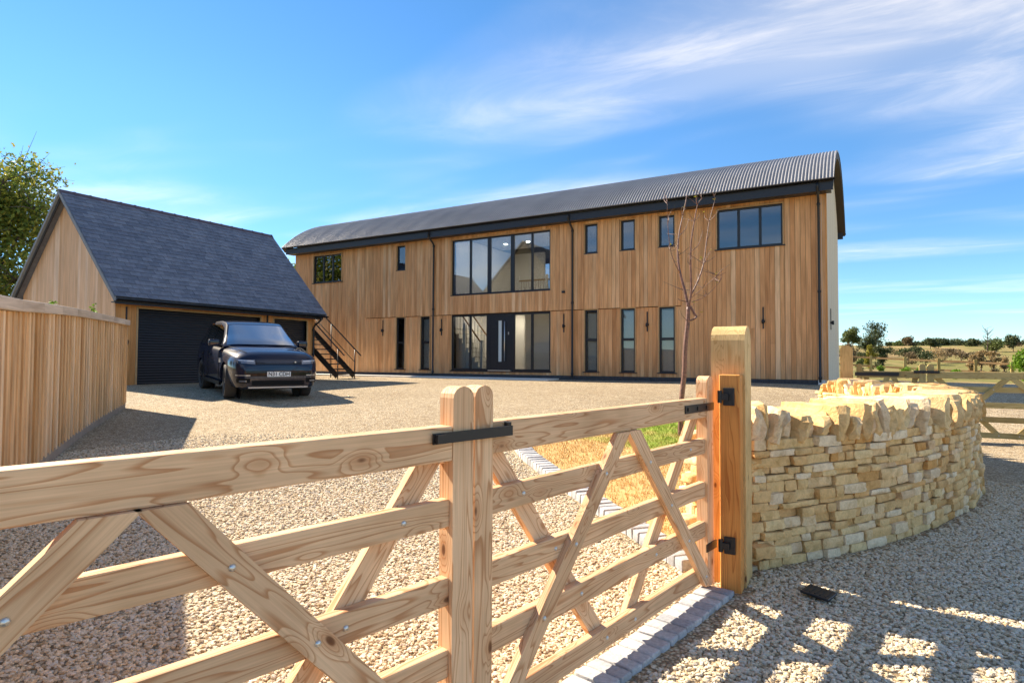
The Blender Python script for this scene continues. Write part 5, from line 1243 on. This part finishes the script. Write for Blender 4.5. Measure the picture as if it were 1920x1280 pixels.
polys = [main,
    px_line([(1291, 578), (1284, 545), (1276, 515), (1271, 480), (1273, 440), (1280, 405), (1288, 366)], 9.0, .024, .004, .25), px_line([(1289, 566), (1302, 588), (1305, 594), (1300, 599), (1289, 602)], 9.0, .018, .014, -.02),
    px_line([(1291, 578), (1296, 545), (1295, 500), (1296, 455), (1302, 415), (1308, 384), (1316, 372)], 9.0, .02, .003, -.25), px_line([(1294, 556), (1308, 528), (1319, 495), (1325, 450), (1330, 415), (1341, 373)], 9.0, .014, .003, .3),
    px_line([(1294, 560), (1318, 540), (1336, 524), (1346, 516)], 9.0, .005, .0015, -.2), px_line([(1297, 566), (1322, 556), (1350, 528)], 9.0, .006, .002, .2), px_line([(1275, 512), (1265, 492), (1257, 468), (1252, 420), (1251, 382)], 9.0, .009, .002, -.3),
    px_line([(1289, 566), (1276, 563), (1271, 560)], 9.0, .008, .004), px_line([(1273, 455), (1262, 470), (1253, 466)], 9.0, .006, .002), px_line([(1275, 440), (1286, 428), (1292, 408)], 9.0, .006, .002, .1), px_line([(1320, 492), (1334, 486), (1342, 478)], 9.0, .005, .002), px_line([(1298, 470), (1310, 458), (1318, 432)], 9.0, .006, .002, .1)]
rnd = random.Random(2)
for k in range(70):
    pl0 = rnd.choice(polys[1:8])[0]; s_ = rnd.choice(pl0[1:]); e = s_ + Vector((rnd.gauss(0, .1), rnd.gauss(0, .08), rnd.uniform(.05, .22))); polys.append(([s_, s_.lerp(e, .5) + Vector((rnd.gauss(0, .02), 0, 0)), e], .005, .0015))
bt = branch_tree('young_tree', polys, 'slender bare young tree with crooked branches standing in the lawn', M_twig)
lm = crown_mesh([(p[0][-1].x, p[0][-1].y, p[0][-1].z, .04, .04, .06) for p in polys[1:]], 26, .022, 5); add('leaves', lm, M_leaf_yel, bt)
dq = 100; polys = [px_line([(1851, 662), (1852, 640), (1851, 616)], dq, .12, .02)]
for k in range(14): a = 655 - k * 2.6; polys.append(px_line([(1851.5, a), (1851 + rnd.uniform(-8, 8), a - 6), (1851 + rnd.choice((-1, 1)) * rnd.uniform(6, 13), a - 12)], dq, .05, .012))
branch_tree('bare_tree', polys, 'small leafless tree on the skyline beside the broad olive tree', M_bark)
# sprigs of climber over the fence
for i, (px, y, w, hh, lab) in enumerate(((85, 562, 26, 10, 'leafy climber sprig over the coping, the broader one'), (166, 575, 8, 20, 'thin upright climber sprig over the coping'))):
    q = at_d(px, y + 12, [7.2, 9.6][i]); q += Vector((-.12, .12, 0)); rt = root('climber_sprig', (q.x, q.y, gz(q.x, q.y)), lab, 'plant'); add('stem', MB().tube([(q.x, q.y, gz(q.x, q.y)), (q.x, q.y, q.z)], .006, 5).mesh(), M_bark, rt)
    add('leaves', crown_mesh([(q.x, q.y, q.z + .02, w / 2 / FPX * 8, .05, hh / FPX * 8)], 70, .022, 70 + i), M_leaf_green, rt)

# ---------------------------------------------------------------- post-and-rail fence in the field edge
PXS = [1565, 1633, 1697, 1760, 1829, 1898, 1968]; YT = [662, 666, 669, 672, 674, 677.5, 680]; DD = [32, 31, 30, 29, 28, 27, 26]
rf = None; prev = None
for k, (px, y, d) in enumerate(zip(PXS, YT, DD)):
    p = at_d(px, y, d); g_ = gz(p.x, p.y) - .1
    if rf is None: rf = root('rail_fence', (p.x, p.y, g_), 'weathered timber post-and-rail fence at the edge of the field', 'fence')
    L = p.z - g_; add('post', boxm(0, L, -.06, .06, -.06, .06), M_gate2, rf, Matrix(((0, 1, 0, p.x), (0, 0, 1, p.y), (1, 0, 0, g_), (0, 0, 0, 1))))
    if prev is not None:
        for dz in (.12, .55):
            a, b = prev - UPZ * dz, p - UPZ * dz; add('rail', boxm(0, (b - a).length, -.02, .02, -.045, .045), M_rail, rf, frame_axes(a, b, Vector((0, -1, 0))))
    prev = p

# ---------------------------------------------------------------- what the windows mirror, behind the camera
nb_ = root('neighbour_barn', (-27, -14, .5), 'brown stone gabled barn across the lane, mirrored in the tall windows', 'house')
pr = [(-33, 0), (-21, 0), (-21, 6.0), (-27, 12.2), (-33, 6.0)]; v = [(x, -10, .3 + z) for x, z in pr] + [(x, -20, .3 + z) for x, z in pr]
add('wall', mk(v, [tuple(range(5)), tuple(reversed(range(5, 10)))] + [((i + 1) % 5, i, i + 5, (i + 1) % 5 + 5) for i in range(5)]), simple('brown_stone', (.48, .34, .20), .9, var=.25, vscale=3), nb_)
for s in (-1, 1):
    v = [(-27, -9.7, 12.7), (-27 + s * 6.4, -9.7, 6.05), (-27 + s * 6.4, -20.3, 6.05), (-27, -20.3, 12.7)]; v += [(a, b, c - .16) for a, b, c in v]; q_ = [(0, 1, 2, 3), (7, 6, 5, 4), (0, 4, 5, 1), (1, 5, 6, 2), (2, 6, 7, 3), (3, 7, 4, 0)]
    add('roof', mk(v, q_ if s < 0 else [tuple(reversed(k)) for k in q_]), M_ridge, nb_)
for i, (x, y, h, r_) in enumerate(((-50, -9, 13, 5.5), (-60, 2, 12, 5), (6, -26, 9, 4))): tree('broadleaf_tree', (x, y, .4), h, r_, ['large tree left of the barn across the lane, mirrored in the corner window', 'farther large tree across the lane by the barn', 'rounded tree across the lane away from the barn'][i], M_leaf_oak, n=3000, leaf=.3, seed=80 + i, lobes=12, trunk=.3)
